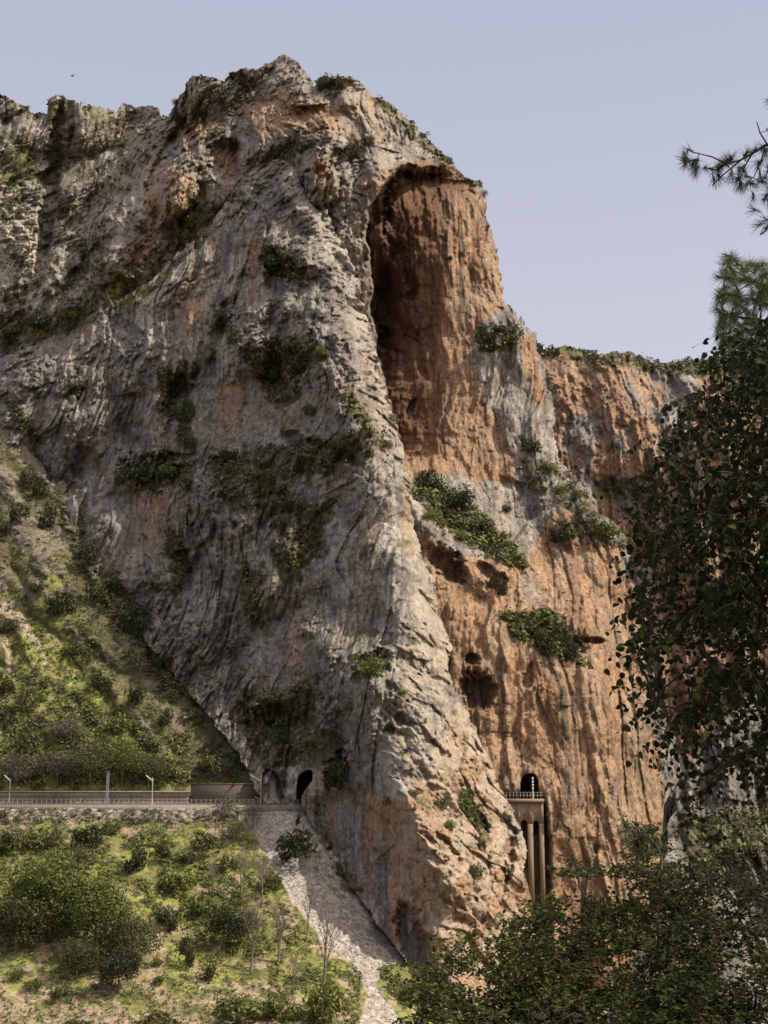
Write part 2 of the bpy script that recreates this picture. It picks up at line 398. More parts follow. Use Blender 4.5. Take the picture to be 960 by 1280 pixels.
def rock_colour(L, orange, veg, seed=0, dark=.35, pale=.3, tint=(1, 1, 1), grey=GREY, och=None, streak=1.0):
    X, Z = L.X, L.Z
    wx = X + 2.5 * (fbm(X / 9, Z / 14, seed + 50, 3) - .5)
    n1 = fbm(X / 11, Z / 16, seed + 51, 5, .6)
    C = np.ones(L.U.shape + (3,)) * np.array(grey)
    C = mixc(C, PALE, ss(.5, .72, n1) * pale * 1.6)
    st = fbma(wx / 1.9, Z / 34, seed + 52, 4, .6); st2 = fbma(wx / 4.2, Z / 40, seed + 53, 3); st3 = fbma(wx / 1.1, Z / 18, seed + 54, 3, .65)
    C = mixc(C, PALE, ss(.55, .75, st) * .45 * streak)
    rg = getattr(L, 'rough', np.ones_like(n1) * .5)
    C = mixc(C, PALE, (1 - rg) * .34 * ss(.38, .6, st))
    C = mixc(C, (.33, .235, .165), (1 - rg) * .4 * ss(.5, .66, st2))
    C = mixc(C, (.115, .098, .076), (1 - rg) * .5 * ss(.56, .68, st3))
    C = mixc(C, (.165, .148, .13), rg * .3)
    C = mixc(C, GREYD, ss(.52, .64, fbm(X / 5, Z / 7, seed + 55, 5, .65)) * dark * 1.5)
    C = mixc(C, GREYD, ss(.56, .72, st3) * dark * 1.0)
    o = ss(.30, .62, orange * .9 + (st2 - .5) * .6 * streak * (1 - .5 * orange) + (n1 - .5) * .35)
    oc = mixc(np.ones_like(C) * np.array(ORANGE), RUST, ss(.45, .7, fbma(wx / 3, Z / 26, seed + 56, 4)))
    oc = mixc(oc, PINK, ss(.5, .72, fbma(wx / 1.7, Z / 22, seed + 57, 4, .6)) * .8)
    oc = mixc(oc, (.20, .12, .072), ss(.57, .74, fbma(wx / 1.5, Z / 16, seed + 58, 4, .6)) * .55)
    oc = mixc(oc, (.34, .235, .155), ss(.52, .68, fbm(wx / 6, Z / 11, seed + 59, 4, .6)) * .5)
    C = C * (1 - o[..., None] * .9) + oc * (o[..., None] * .9)
    L.n1 = n1
    veg = np.maximum(veg, L.ledge * .62 * ss(.40, .56, fbm(X / 12, Z / 12, seed + 63, 3)))
    vmix = ss(.35, .75, veg * 1.0 + (fbm(X / 2.5, Z / 2.5, seed + 60, 4, .6) - .5) * 1.1 * (veg > .02))
    vc = mixc(np.ones_like(C) * np.array(OLIVE), GRASS, ss(.5, .7, fbm(X / 6, Z / 6, seed + 61, 4, .6)))
    vc = mixc(vc, (.13, .10, .065), ss(.48, .62, fbm(X / 3, Z / 3, seed + 62, 3)) * .7)
    C = C * (1 - vmix[..., None]) + vc * vmix[..., None]
    # lichen spots, solution pits and thin seams
    C = mixc(C, (.085, .072, .056), ss(.60, .72, fbm(X / .9, Z / 1.2, seed + 66, 3, .6)) * .55)
    C = mixc(C, (.44, .385, .32), ss(.62, .72, fbm(X / .8, Z / 1.6, seed + 67, 3, .6)) * .35)
    C = mixc(C, (.10, .082, .062), ridge((X + Z * .3) / 4, Z / 16, seed + 68, 26, 3) * .7)
    sp_ = hsh(np.floor(X / .36), np.floor(Z / .36), seed + 70)
    C = C * (.82 + .36 * sp_)[..., None]
    return C * np.array(tint)

# ---- far cliff (right background)
SKY0 = [(560, 415), (640, 420), (672, 430), (690, 433), (710, 431), (730, 438), (760, 442), (780, 440), (812, 447), (850, 451), (890, 448), (920, 446), (960, 442), (1010, 440), (1120, 452)]
far_poly = SKY0 + [(1120, 1195), (700, 1195), (640, 1010), (560, 700)]
far_ctrl = [(560, 420, 585), (700, 430, 560), (800, 445, 555), (900, 450, 550), (1120, 450, 530), (700, 470, 540), (900, 480, 528),
            (640, 700, 520), (800, 700, 500), (960, 700, 490), (1120, 700, 480), (700, 1000, 470), (900, 1000, 455), (1120, 1000, 440), (700, 1195, 440), (1120, 1195, 410)]
def far_disp(L): return fluted(L, 100, 1.5) * 1.3 + .35 * rock_disp(L, 14, 4.5, 1.5, 4.0, 0, 100)
def far_col(L):
    top = ss(34, 4, L.V - np.interp(L.U, [p[0] for p in SKY0], [p[1] for p in SKY0]) + (fbm(L.U / 9, L.V / 9, 3) - .5) * 26)
    og = .95 - .5 * ss(.5, .7, fbm(L.U / 40, L.V / 60, 4))
    gp = soft(L, [[(820, 450), (880, 470), (870, 560), (905, 620), (880, 700), (840, 640), (800, 600)], [(740, 600), (790, 580), (800, 640), (760, 640)]], 8, 14)
    return rock_colour(L, og - gp * .5, np.maximum(top * .9, soft(L, [[(740, 600), (800, 585), (830, 600), (800, 625), (750, 630)]], 4, 8) * .7), 100, .45, .3, (1, 1, 1.03))
FAR = build_layer('cliff', far_poly, far_ctrl, far_disp, far_col, M_ROCK, 1.3, 7, 16, seed=1)
tag(FAR.obj, 'far orange limestone cliff with scrubby flat rim, right of the summit', kind='structure')

# ---- main mountain
SKY2 = [(-70, 96), (0, 114), (15, 124), (45, 139), (56, 140), (60, 121), (72, 117), (92, 125), (112, 133), (140, 138), (150, 130), (170, 136), (190, 131), (206, 146),
        (216, 136), (224, 119), (236, 97), (250, 92), (263, 97), (280, 99), (300, 88), (322, 85), (341, 71), (355, 66), (371, 75), (385, 95), (392, 106), (406, 97),
        (416, 103), (426, 94), (441, 97), (460, 110), (480, 125), (496, 140), (515, 152), (530, 171), (545, 180), (560, 195), (575, 212), (590, 225), (602, 229), (608, 242),
        (608, 270), (613, 287), (622, 312), (628, 350), (633, 376), (643, 386), (646, 400), (652, 390), (657, 408), (668, 415), (673, 436), (684, 462), (692, 500), (694, 545), (702, 580), (722, 598),
        (742, 618), (752, 642), (772, 655), (785, 678), (789, 740), (801, 780), (812, 822), (832, 880), (846, 930), (852, 1000), (862, 1080), (880, 1180)]
mt_poly = SKY2 + [(880, 1235), (500, 1235), (500, 1000), (-70, 620)]
mt_ctrl = [(-70, 100, 480), (0, 118, 474), (60, 122, 470), (140, 140, 468), (210, 146, 462), (240, 97, 446), (300, 90, 440), (355, 68, 432), (392, 106, 428), (430, 96, 424),
           (500, 145, 428), (560, 200, 436), (607, 240, 444), (630, 370, 432), (670, 430, 424), (690, 520, 412), (600, 420, 418), (640, 420, 408),
           (0, 250, 448), (60, 260, 452), (100, 300, 440), (0, 400, 425), (60, 390, 424), (200, 200, 436), (200, 300, 424), (130, 350, 422), (285, 190, 424), (300, 300, 416), (350, 180, 412), (400, 150, 410), (400, 250, 400), (440, 200, 398), (475, 200, 401), (450, 300, 392),
           (560, 500, 402), (600, 590, 398), (650, 600, 390), (700, 640, 392), (540, 640, 368), (520, 600, 372), (600, 690, 372), (640, 720, 366), (560, 720, 352), (780, 690, 385), (700, 720, 370), (780, 800, 372),
           (620, 780, 352), (700, 800, 356), (600, 860, 340), (700, 900, 346), (800, 900, 362), (640, 1000, 334), (720, 1000, 338), (840, 1000, 372), (700, 1100, 332), (800, 1120, 350), (600, 1150, 322), (880, 1200, 372),
           (200, 700, 400), (-70, 600, 430), (400, 700, 380), (400, 500, 395), (100, 500, 425)]
def mt_disp(L):
    U, V = L.U, L.V
    tilt = 0
    h = rock_disp(L, 12, 5.4, 1.0, 3.0, -.05, 200, .8, 1.3) - 5
    # smoother hanging walls of the right half
    sm = ss(470, 520, U) * ss(200, 260, V)
    flt = fluted(L, 260, .5 + .5 * ss(620, 540, V)) + 4.5 * facets((L.X + L.Z * .35) / 16, L.Z / 17, 264, 2.0) * ss(560, 660, V) - 2 * ss(560, 660, V)
    h = h * (1 - sm * .85) + flt * sm
    # great alcove: deepest against its left jamb, opening out to the right
    lf = np.interp(V, [205, 235, 260, 320, 420, 520, 580, 640], [497, 474, 459, 456, 468, 488, 505, 520])
    lf = lf + 16 * (fbm(V / 26, U * 0 + 3, 35, 4, .6) - .5)
    rt = np.interp(V, [205, 300, 420, 520, 600], [590, 612, 612, 600, 585])
    roof = 206 + 26 * ((np.clip(U, 455, 620) - 530) / 80) ** 2 + 20 * (fbm(U / 17, V * 0, 33, 3, .65) - .5) + 5 * (blocks(U / 12, V / 9, 34) - .5)
    t = np.clip((U - lf) / (rt - lf), 0, 1)
    rec = 31 * (1 - t) ** 1.4 * ss(0, 4, U - lf) * ss(0, 16, V - roof) * ss(640, 560, V)
    rec += 5 * blob(L, 485, 345, 24, 60) + 3.5 * blob(L, 497, 300, 12, 30)
    h = h - rec
    L.rec = rec
    h -= 13 * ss(0, .9, blob(L, 62, 250, 13, 150, .12)) + 8 * ss(0, .9, blob(L, 205, 200, 10, 70, .5)) + 7 * ss(0, .9, blob(L, 110, 330, 12, 70, .7))
    # broken beds hanging in the alcove roof
    h += 3.5 * blocks(U / 16, V / 7, 37) * ss(24, 4, np.abs(V - roof - 6)) * ss(480, 500, U) * ss(605, 580, U)
    h -= 5 * ss(.5, .8, fbm(U / 16, V / 26, 38, 3, .6)) * ss(0, 6, U - lf) * ss(560, 500, U) * ss(0, 10, V - roof) * ss(600, 560, V)
    # shallow caves and hollows
    for (u, v, a, b, r, dpt) in ((284, 198, 24, 32, .25, 9), (222, 282, 26, 18, -.6, 6), (240, 178, 10, 18, 0, 5), (598, 862, 26, 24, .6, 8), (592, 824, 11, 10, 0, 4), (560, 705, 40, 20, .8, 8), (606, 712, 16, 10, .6, 5),
                                 (695, 800, 44, 20, .35, 8), (622, 730, 16, 14, 0, 6), (740, 800, 20, 6, .1, 5), (800, 1060, 10, 16, 0, 6), (650, 610, 40, 10, .3, 3), (660, 845, 10, 20, .2, 3)):
        h -= dpt * ss(0, .9, blob(L, u, v, a, b, r))
    # tunnel mouth at the viaduct
    h -= 16 * inpoly([(651, 999), (651, 978), (653, 971), (658, 967), (668, 967), (672, 974), (675, 999)], U, V)
    h -= 7 * blur(inpoly([(622, 990), (622, 1240), (690, 1240), (686, 1060), (680, 1000), (678, 994)], U, V), 2)
    # ledges: long terrace below the alcove and the green shelf to its right
    led = np.interp(U, [505, 560, 620, 660, 720, 790], [600, 650, 690, 640, 600, 660])
    h += 7 * ss(0, 8, V - (led + 10)) * ss(500, 520, U) * ss(80, 30, V - led) * ss(800, 760, U)
    # small pinnacle below the summit and buttress columns to the left
    h += 9 * ss(0, .8, blob(L, 403, 222, 24, 48, .15)) + 6 * ss(0, .8, blob(L, 232, 225, 26, 75, .3)) + 5 * ss(0, .8, blob(L, 150, 300, 30, 80, .5)) + 7 * ss(0, 1, blob(L, 470, 260, 18, 110, -.05))
    return h
VEG2 = [[(205, 150), (220, 130), (300, 100), (260, 140), (235, 170)], [(300, 95), (330, 84), (310, 130), (275, 170), (255, 180), (280, 140)], [(395, 100), (440, 98), (430, 112), (400, 114)],
        [(430, 180), (452, 180), (448, 200), (430, 198)], [(0, 170), (40, 160), (60, 230), (20, 260), (0, 250)], [(0, 240), (45, 260), (40, 380), (70, 400), (0, 440)], [(60, 120), (110, 130), (205, 150), (190, 180), (100, 190), (60, 230)],
        [(70, 180), (150, 175), (185, 190), (150, 260), (110, 250), (80, 300), (60, 260)], [(80, 320), (150, 260), (130, 340), (90, 380)], [(0, 380), (60, 350), (120, 350), (190, 300), (240, 255), (275, 250), (260, 290), (190, 350), (130, 385), (60, 420), (-10, 450)],
        [(510, 588), (560, 612), (600, 640), (640, 680), (660, 712), (620, 700), (560, 660), (514, 622)], [(595, 410), (640, 400), (655, 420), (640, 440), (598, 440)],
        [(645, 540), (670, 550), (700, 580), (735, 600), (752, 650), (720, 650), (690, 620), (650, 600)], [(690, 650), (780, 650), (785, 685), (740, 685)], [(625, 768), (690, 765), (735, 810), (728, 832), (690, 825), (640, 792)],
        [(330, 190), (370, 180), (400, 180), (350, 210), (320, 205)], [(775, 1030), (830, 1040), (820, 1080), (780, 1070)], [(680, 432), (700, 470), (690, 500)], [(480, 118), (540, 175), (600, 226), (590, 232), (520, 180), (470, 130)]]
def mt_col(L):
    U, V = L.U, L.V
    og = soft(L, [[(462, 215), (495, 205), (560, 200), (605, 235), (640, 380), (600, 400), (590, 440), (620, 520), (650, 600), (500, 600), (470, 400)],
                  [(640, 420), (672, 420), (690, 560), (650, 560), (640, 480)], [(520, 660), (560, 680), (620, 700), (660, 690), (700, 620), (780, 690), (800, 780), (880, 1240), (560, 1240), (540, 900)]], 8, 14) * .92
    og = np.maximum(og, soft(L, [[(215, 130), (260, 120), (270, 170), (225, 180)], [(262, 175), (300, 180), (305, 225), (265, 228)], [(300, 120), (345, 110), (400, 130), (470, 110), (470, 180), (400, 170), (320, 180)],
                                 [(190, 290), (210, 240), (270, 240), (250, 280), (210, 330), (150, 350), (150, 310)], [(180, 200), (250, 210), (240, 260), (180, 270)], [(385, 190), (425, 185), (430, 235), (400, 255)],
                                 [(120, 210), (150, 200), (165, 250), (110, 250)], [(65, 150), (90, 160), (80, 200), (62, 200)]], 10, 16) * .72)
    gy = soft(L, [[(590, 440), (640, 430), (690, 540), (660, 580), (620, 560)], [(430, 110), (500, 150), (495, 210), (470, 230), (455, 330), (430, 330), (425, 200)], [(700, 590), (745, 620), (720, 650), (690, 630)], [(690, 850), (720, 860), (725, 1010), (700, 1000)], [(780, 860), (830, 900), (850, 1000), (800, 1000)], [(530, 650), (600, 690), (640, 760), (600, 740)], [(620, 690), (680, 700), (690, 770), (640, 760)]], 7, 12)
    og = og * 1.08 - gy * .36 - .25 * soft(L, [[(590, 440), (640, 430), (690, 540), (650, 560)]], 6, 8)
    veg = soft(L, VEG2, 3, 9)
    ledge = soft(L, [[(0, 440), (60, 405), (125, 365), (190, 330), (240, 262), (262, 258), (262, 275), (200, 345), (60, 425)]], 3, 5)
    C = rock_colour(L, og, np.maximum(veg * .62, ledge * .9), 200, .38, .3)
    up = soft(L, [[(170, 60), (480, 60), (520, 160), (470, 260), (460, 420), (200, 380), (120, 330), (150, 180)]], 20, 20)
    C = mixc(C, (.42, .32, .235), up * .38 * ss(.35, .65, fbm(L.X / 5, L.Z / 8, 287, 4, .6)))
    C = mixc(C, (.50, .44, .365), soft(L, [[(-20, 100), (60, 130), (200, 150), (230, 260), (150, 330), (60, 400), (-20, 430)]], 20, 24) * .4 * ss(.4, .6, fbm(L.X / 6, L.Z / 9, 288, 4, .6)))
    # water stains hanging in the alcove, and its left side's shade painted dark
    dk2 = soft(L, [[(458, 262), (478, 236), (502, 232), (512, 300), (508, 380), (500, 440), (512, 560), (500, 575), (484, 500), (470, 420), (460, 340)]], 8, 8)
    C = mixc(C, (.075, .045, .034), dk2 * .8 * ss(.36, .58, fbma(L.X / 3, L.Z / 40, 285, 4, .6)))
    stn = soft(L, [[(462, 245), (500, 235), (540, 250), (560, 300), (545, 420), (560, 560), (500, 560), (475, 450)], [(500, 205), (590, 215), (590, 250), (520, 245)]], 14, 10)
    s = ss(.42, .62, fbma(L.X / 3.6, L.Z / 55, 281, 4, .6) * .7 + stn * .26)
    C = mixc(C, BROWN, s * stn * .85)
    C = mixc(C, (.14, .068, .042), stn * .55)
    C = mixc(C, BROWN, soft(L, [[(575, 840), (610, 845), (612, 885), (590, 890)], [(582, 812), (604, 815), (600, 835), (584, 832)], [(540, 680), (580, 700), (580, 730), (555, 725)]], 4, 4) * .75)  # small hollows darkened in the colour to deepen their shade
    dk = ss(.5, .66, fbma(L.X / 1.6, L.Z / 40, 283, 4, .6)) * soft(L, [[(695, 860), (735, 870), (730, 1020), (700, 1000)], [(780, 840), (800, 900), (790, 1020), (770, 1000)], [(560, 240), (600, 240), (600, 380), (560, 400)]], 6, 6)
    C = mixc(C, (.075, .066, .058), dk * .8)
    gr = soft(L, [[(6, 236), (36, 255), (56, 300), (66, 350), (44, 396), (20, 380), (26, 320), (0, 280)], [(-20, 280), (8, 290), (14, 350), (0, 370), (-20, 360)]], 4, 6)
    C = mixc(C, (.50, .44, .36), gr * ss(.2, .5, fbm(L.X / 4, L.Z / 4, 290)) * .95)
    C = mixc(C, (.17, .17, .06), soft(L, [[(0, 200), (35, 180), (40, 225), (0, 250)], [(20, 420), (60, 400), (130, 370), (190, 335), (185, 350), (60, 425)], [(215, 285), (262, 255), (262, 270), (225, 300)]], 4, 5) * ss(.45, .6, fbm(L.X / 3, L.Z / 3, 291)))
    C = mixc(C, (.32, .19, .05), soft(L, [[(135, 360), (150, 345), (155, 360), (140, 372)]], 2, 3) * .6)
    return C
drop2 = [(40, 1300), (40, 560), (200, 430), (330, 330), (400, 420), (430, 620), (470, 760), (510, 900), (540, 1300)]
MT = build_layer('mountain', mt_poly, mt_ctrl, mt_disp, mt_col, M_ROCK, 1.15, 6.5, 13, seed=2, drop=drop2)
tag(MT.obj, 'main limestone mountain with craggy summit, great alcove and orange right wall', kind='structure')

# ---- front buttress (grey wall ending in the sunlit arete)
FR = [(-60, 470), (0, 446), (30, 436), (60, 423), (95, 402), (130, 385), (160, 368), (190, 350), (215, 322), (240, 300), (262, 280), (285, 246), (302, 222), (322, 206), (345, 198), (362, 200), (378, 206), (392, 222), (400, 240), (408, 262),
      (418, 285), (436, 318), (448, 345), (458, 380), (466, 420), (478, 470), (492, 520), (504, 560), (512, 596), (513, 625), (519, 660), (528, 690), (540, 715), (552, 750), (558, 782), (566, 806), (560, 832), (568, 856), (580, 880), (592, 905),
      (606, 935), (620, 960), (626, 985), (640, 1010), (652, 1035), (659, 1062), (655, 1090), (658, 1120), (664, 1150), (680, 1190), (690, 1240)]
fr_poly = FR + [(690, 1285), (555, 1285), (540, 1250), (515, 1212), (470, 1152), (430, 1096), (400, 1050), (381, 1015), (372, 1012), (338, 1012), (318, 985), (296, 940), (252, 885), (180, 800), (100, 690), (20, 590), (-60, 540)]
fr_ctrl = [(-60, 470, 428), (0, 446, 420), (60, 423, 415), (130, 385, 410), (200, 340, 408), (262, 275, 407), (322, 206, 405), (345, 198, 403), (392, 222, 398), (436, 318, 380), (466, 420, 364), (504, 560, 348), (519, 660, 346), (552, 750, 340), (566, 806, 336),
           (606, 935, 326), (640, 1010, 319), (659, 1062, 315), (664, 1150, 311), (690, 1240, 308),
           (405, 330, 370), (420, 430, 356), (466, 520, 342), (497, 620, 331), (508, 700, 322), (440, 620, 334), (450, 700, 327), (508, 775, 305), (470, 780, 314), (492, 810, 299), (476, 870, 291), (484, 940, 283), (502, 1000, 275), (534, 1080, 266), (560, 1160, 266), (580, 1240, 262), (620, 1120, 286),
           (550, 880, 306), (580, 960, 302), (600, 1040, 295),
           (400, 1000, 297), (381, 1012, 300), (430, 1060, 293), (480, 1080, 285), (430, 1096, 286), (470, 1150, 276), (515, 1212, 265), (540, 1250, 260), (360, 980, 306), (310, 930, 318), (250, 840, 336), (200, 760, 352), (140, 680, 368), (80, 590, 386), (0, 500, 408),
           (330, 300, 388), (300, 420, 378), (200, 450, 390), (100, 450, 402), (380, 500, 356), (300, 560, 362), (200, 600, 370), (400, 640, 336), (320, 700, 340), (400, 780, 318), (330, 850, 325), (425, 900, 308), (400, 950, 305), (450, 960, 297), (440, 1010, 294), (240, 720, 352)]
def fr_disp(L):
    U, V = L.U, L.V
    lit = ss(-10, 40, U - np.interp(V, [300, 400, 500, 600, 700, 780, 830, 900, 1000, 1100, 1200], [400, 420, 455, 488, 500, 500, 476, 462, 480, 520, 560]) + 30 * (fbm(U / 30, V / 30, 344, 4, .6) - .5))
    h1 = rock_disp(L, 11, 4.6, .95, 3.2, -.12, 300, 1.1, .7) - 7.6
    # the sunlit arete: slabs dipping down to the right
    X, Z = L.X, L.Z; a = X * .64 + Z * .77 ; b = X * .77 - Z * .64
    a = a + 5 * (fbm(X / 14, Z / 14, 330, 3) - .5)
    h2 = 7.0 * facets(a / 13, b / 24, 331, 1.8) + 3.2 * facets(a / 5, b / 10, 335, 2.6) + 1.3 * facets(X / 2.2, Z / 2.6, 339, 3.0) + .7 * facets(X / .95, Z / 1.1, 341, 3.2)
    h2 += 2.2 * saw(a / 4.2 + 1.6 * fbm(a / 8, b / 10, 345, 3)) + 1.4 * (turb(X / 3, Z / 3, 343, 4, .65) - .4)
    h2 += 2.6 * blocks(a / 5.5, b / 12, 347) + 1.3 * blocks(a / 2.1, b / 4.4, 348) + .6 * blocks(X / .9, Z / 1.0, 349)
    h = h1 * (1 - lit) + (h2 - 9) * lit
    # smooth fluted wall over the scree
    sm = soft(L, [[(385, 1000), (470, 985), (500, 1010), (530, 1080), (545, 1150), (530, 1215), (470, 1150), (420, 1080)], [(270, 480), (330, 470), (390, 480), (430, 540), (380, 560), (300, 570), (250, 540)], [(300, 800), (400, 790), (400, 850), (330, 870)], [(140, 610), (210, 620), (215, 720), (160, 690)]], 8, 8)
    h = h * (1 - .7 * sm) + sm * (1.4 * fbma(X / 2.4, Z / 40, 350, 3) - .5)
    # recesses holding scrub, and dark joints
    for (u, v, a_, b_, r, d) in ((355, 460, 44, 26, -.3, 6), (222, 500, 22, 56, .35, 7), (190, 590, 48, 26, .1, 6), (400, 560, 60, 14, .35, 5), (345, 340, 20, 34, -.3, 6), (280, 400, 12, 40, .4, 5), (110, 580, 20, 26, .5, 4),
                                 (470, 830, 24, 18, -.4, 5), (425, 960, 18, 26, 0, 5), (340, 900, 60, 22, .1, 5), (250, 700, 10, 60, .5, 4), (500, 900, 8, 12, 0, 3), (590, 1010, 9, 44, -.5, 4), (560, 1060, 30, 8, .9, 2), (632, 1085, 10, 50, .2, 5)):
        h -= d * ss(0, .8, blob(L, u, v, a_, b_, r))
    h += 4 * ss(0, .8, blob(L, 372, 245, 16, 60, -.5))          # pale slabs at the top
    h -= 5.5 * ss(0, .7, blob(L, 520, 1180, 20, 60, -.35))
    # railway tunnel and the smaller adit beside it
    h -= 18 * inpoly([(371, 1006), (371, 984), (373, 972), (379, 965), (388, 962), (391, 966), (390, 976), (384, 984), (377, 994), (375, 1006)], U, V)
    h -= 3 * inpoly([(325, 1014), (327, 968), (334, 961), (344, 965), (353, 978), (356, 1014)], U, V)
    h -= 3.5 * ss(0, .8, blob(L, 352, 985, 8, 24)) 
    return h
VEG3 = [[(300, 440), (350, 420), (395, 425), (410, 455), (370, 470), (380, 500), (340, 510), (320, 470)], [(195, 460), (230, 462), (245, 520), (230, 560), (210, 520)], [(150, 580), (200, 565), (240, 585), (235, 615), (160, 615)],
        [(255, 580), (330, 560), (440, 540), (460, 560), (420, 590), (350, 600), (380, 640), (290, 640)], [(325, 310), (365, 310), (370, 350), (335, 345)], [(265, 380), (290, 400), (300, 440), (275, 420)], [(0, 485), (30, 510), (60, 560), (20, 540)],
        [(440, 820), (480, 820), (470, 850), (440, 850)], [(300, 860), (400, 850), (400, 900), (440, 930), (400, 960), (330, 960), (290, 900)], [(570, 985), (590, 990), (610, 1030), (600, 1045), (575, 1010)], [(402, 950), (435, 950), (435, 985), (405, 985)],
        [(80, 480), (105, 480), (100, 500)], [(340, 640), (420, 620), (400, 700), (350, 720)], [(210, 640), (235, 700), (225, 740), (205, 700)], [(300, 700), (330, 720), (330, 790), (300, 760)], [(60, 420), (130, 385), (190, 352), (240, 302), (262, 282), (266, 292), (190, 365), (100, 412)],
        [(430, 470), (480, 540), (500, 560), (470, 560), (430, 500)], [(390, 980), (400, 1050), (440, 1110), (420, 1090)]]
def fr_col(L):
    U, V = L.U, L.V
    og = soft(L, [[(90, 400), (125, 400), (125, 470), (95, 460)], [(195, 340), (250, 320), (255, 420), (215, 440), (200, 390)], [(240, 420), (280, 440), (275, 480), (245, 480)], [(290, 340), (310, 330), (320, 400), (295, 390)],
                  [(140, 600), (220, 620), (215, 700), (170, 690)], [(265, 470), (430, 480), (440, 540), (270, 550)], [(380, 660), (460, 670), (450, 750), (380, 740)], [(280, 700), (310, 700), (320, 780), (290, 760)], [(320, 790), (400, 780), (400, 860), (330, 860)],
                  [(255, 210), (300, 230), (330, 300), (320, 400), (280, 380), (250, 300)], [(350, 380), (395, 380), (390, 430), (350, 420)], [(345, 760), (380, 760), (380, 790), (345, 790)]], 8, 12) * .42
    og = np.maximum(og, soft(L, [[(480, 1000), (500, 980), (520, 990), (550, 900), (600, 920), (670, 1060), (680, 1285), (540, 1285), (500, 1150)], [(505, 660), (560, 780), (570, 860), (640, 1000), (560, 960), (530, 800)]], 20, 20) * (.5 + .3 * ss(820, 900, V)))
    og = np.maximum(og, soft(L, [[(385, 1000), (440, 980), (510, 1000), (540, 1150), (520, 1240), (430, 1096)]], 10, 14) * (.25 + .55 * ss(.45, .6, fbma(L.X / 2.2, L.Z / 30, 388, 3))))
    og = np.maximum(og, soft(L, [[(500, 560), (512, 596), (525, 690), (508, 700), (498, 620)]], 4, 4) * .6)
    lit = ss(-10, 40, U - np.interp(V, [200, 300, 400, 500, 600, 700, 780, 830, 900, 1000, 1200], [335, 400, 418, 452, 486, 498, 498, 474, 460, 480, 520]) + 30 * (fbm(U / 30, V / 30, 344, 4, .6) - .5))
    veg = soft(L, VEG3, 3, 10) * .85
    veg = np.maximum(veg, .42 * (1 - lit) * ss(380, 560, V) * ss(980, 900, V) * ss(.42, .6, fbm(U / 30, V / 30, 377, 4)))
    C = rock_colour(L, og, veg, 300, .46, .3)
    C = mixc(C, (.46, .385, .30), lit * .6 * ss(.3, .6, fbm(L.X / 3, L.Z / 3, 381, 4, .6)))  # sunlit side of the ridge painted paler
    C = mixc(C, (.40, .365, .32), soft(L, [[(338, 205), (375, 205), (410, 260), (440, 320), (460, 400), (440, 400), (420, 330), (370, 270)]], 4, 6) * .5)
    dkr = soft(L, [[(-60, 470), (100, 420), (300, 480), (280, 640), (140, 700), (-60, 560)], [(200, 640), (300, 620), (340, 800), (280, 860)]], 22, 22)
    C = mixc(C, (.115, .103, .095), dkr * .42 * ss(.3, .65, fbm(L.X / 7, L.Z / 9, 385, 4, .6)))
    C = mixc(C, (.16, .17, .05), soft(L, [[(465, 820), (482, 818), (478, 838), (462, 845)], [(30, 436), (130, 385), (190, 352), (186, 360), (100, 405)], [(235, 262), (262, 250), (262, 262), (230, 290)]], 2, 4) * .8)
    return C
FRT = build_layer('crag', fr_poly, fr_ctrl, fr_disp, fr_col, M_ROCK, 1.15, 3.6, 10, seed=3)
tag(FRT.obj, 'grey front buttress of the mountain ending in a sunlit ridge above the scree', kind='structure')

# ---- left hillside above the railway
sl_poly = [(-80, 500), (-20, 505), (0, 520), (30, 545), (50, 575), (80, 610), (110, 640), (135, 690), (165, 740), (200, 790), (235, 840), (270, 870), (300, 905), (318, 950), (330, 985), (345, 1003), (345, 1012), (-80, 1012)]
sl_ctrl = [(-80, 500, 400), (0, 520, 396), (50, 575, 386), (110, 640, 373), (165, 740, 352), (235, 840, 334), (300, 905, 318), (330, 985, 305.5), (345, 1010, 303), (0, 640, 366), (-80, 640, 358), (60, 700, 352), (0, 780, 336), (-80, 800, 328), (100, 800, 338), (60, 880, 322),
           (150, 880, 326), (0, 930, 312), (100, 950, 311), (200, 950, 313), (-80, 960, 308), (0, 986, 305.2), (100, 986, 305.2), (200, 986, 305.2), (0, 1010, 304), (150, 1010, 304), (250, 1010, 303.6), (260, 950, 314)]
OUT_S = [[(40, 690), (62, 692), (84, 730), (88, 755), (62, 740), (45, 715)], [(0, 590), (12, 600), (25, 640), (5, 625)], [(80, 780), (110, 790), (132, 805), (130, 820), (100, 810)], [(75, 640), (90, 650), (118, 715), (100, 700)], [(20, 640), (45, 680), (35, 700), (15, 660)],
         [(165, 895), (180, 900), (215, 940), (195, 940), (170, 920)], [(128, 735), (140, 740), (150, 770), (138, 760)], [(45, 560), (60, 570), (70, 610), (55, 600)], [(100, 690), (120, 720), (130, 760), (112, 730)]]
def sl_disp(L):
    X, Z = L.X, L.Z; a = X * .7 + Z * .7; b = X * .7 - Z * .7
    h = 4.2 * (fbm(a / 24, b / 50, 401, 4) - .5) + 1.6 * facets(a / 7, b / 18, 403) * ss(.5, .65, fbm(X / 16, Z / 20, 405)) + .9 * (fbm(X / 2.4, Z / 2.4, 406, 4, .6) - .5)
    m = soft(L, OUT_S, 2, 16, 44) * ss(.3, .5, fbm(L.X / 5, L.Z / 5, 407, 3)); L.rk = m
    h += m * (3.4 * turb(a / 5, b / 9, 408, 5, .6) + .6)
    h -= 5.0 * ridge((L.U - L.V * .62 + 330 + 50 * (fbm(L.U / 60, L.V / 60, 419, 4, .6) - .5)) / 50, L.V / 150, 410, 1.6, 2) * ss(560, 640, L.V) * ss(960, 900, L.V)
    return h * ss(1000, 975, L.V)
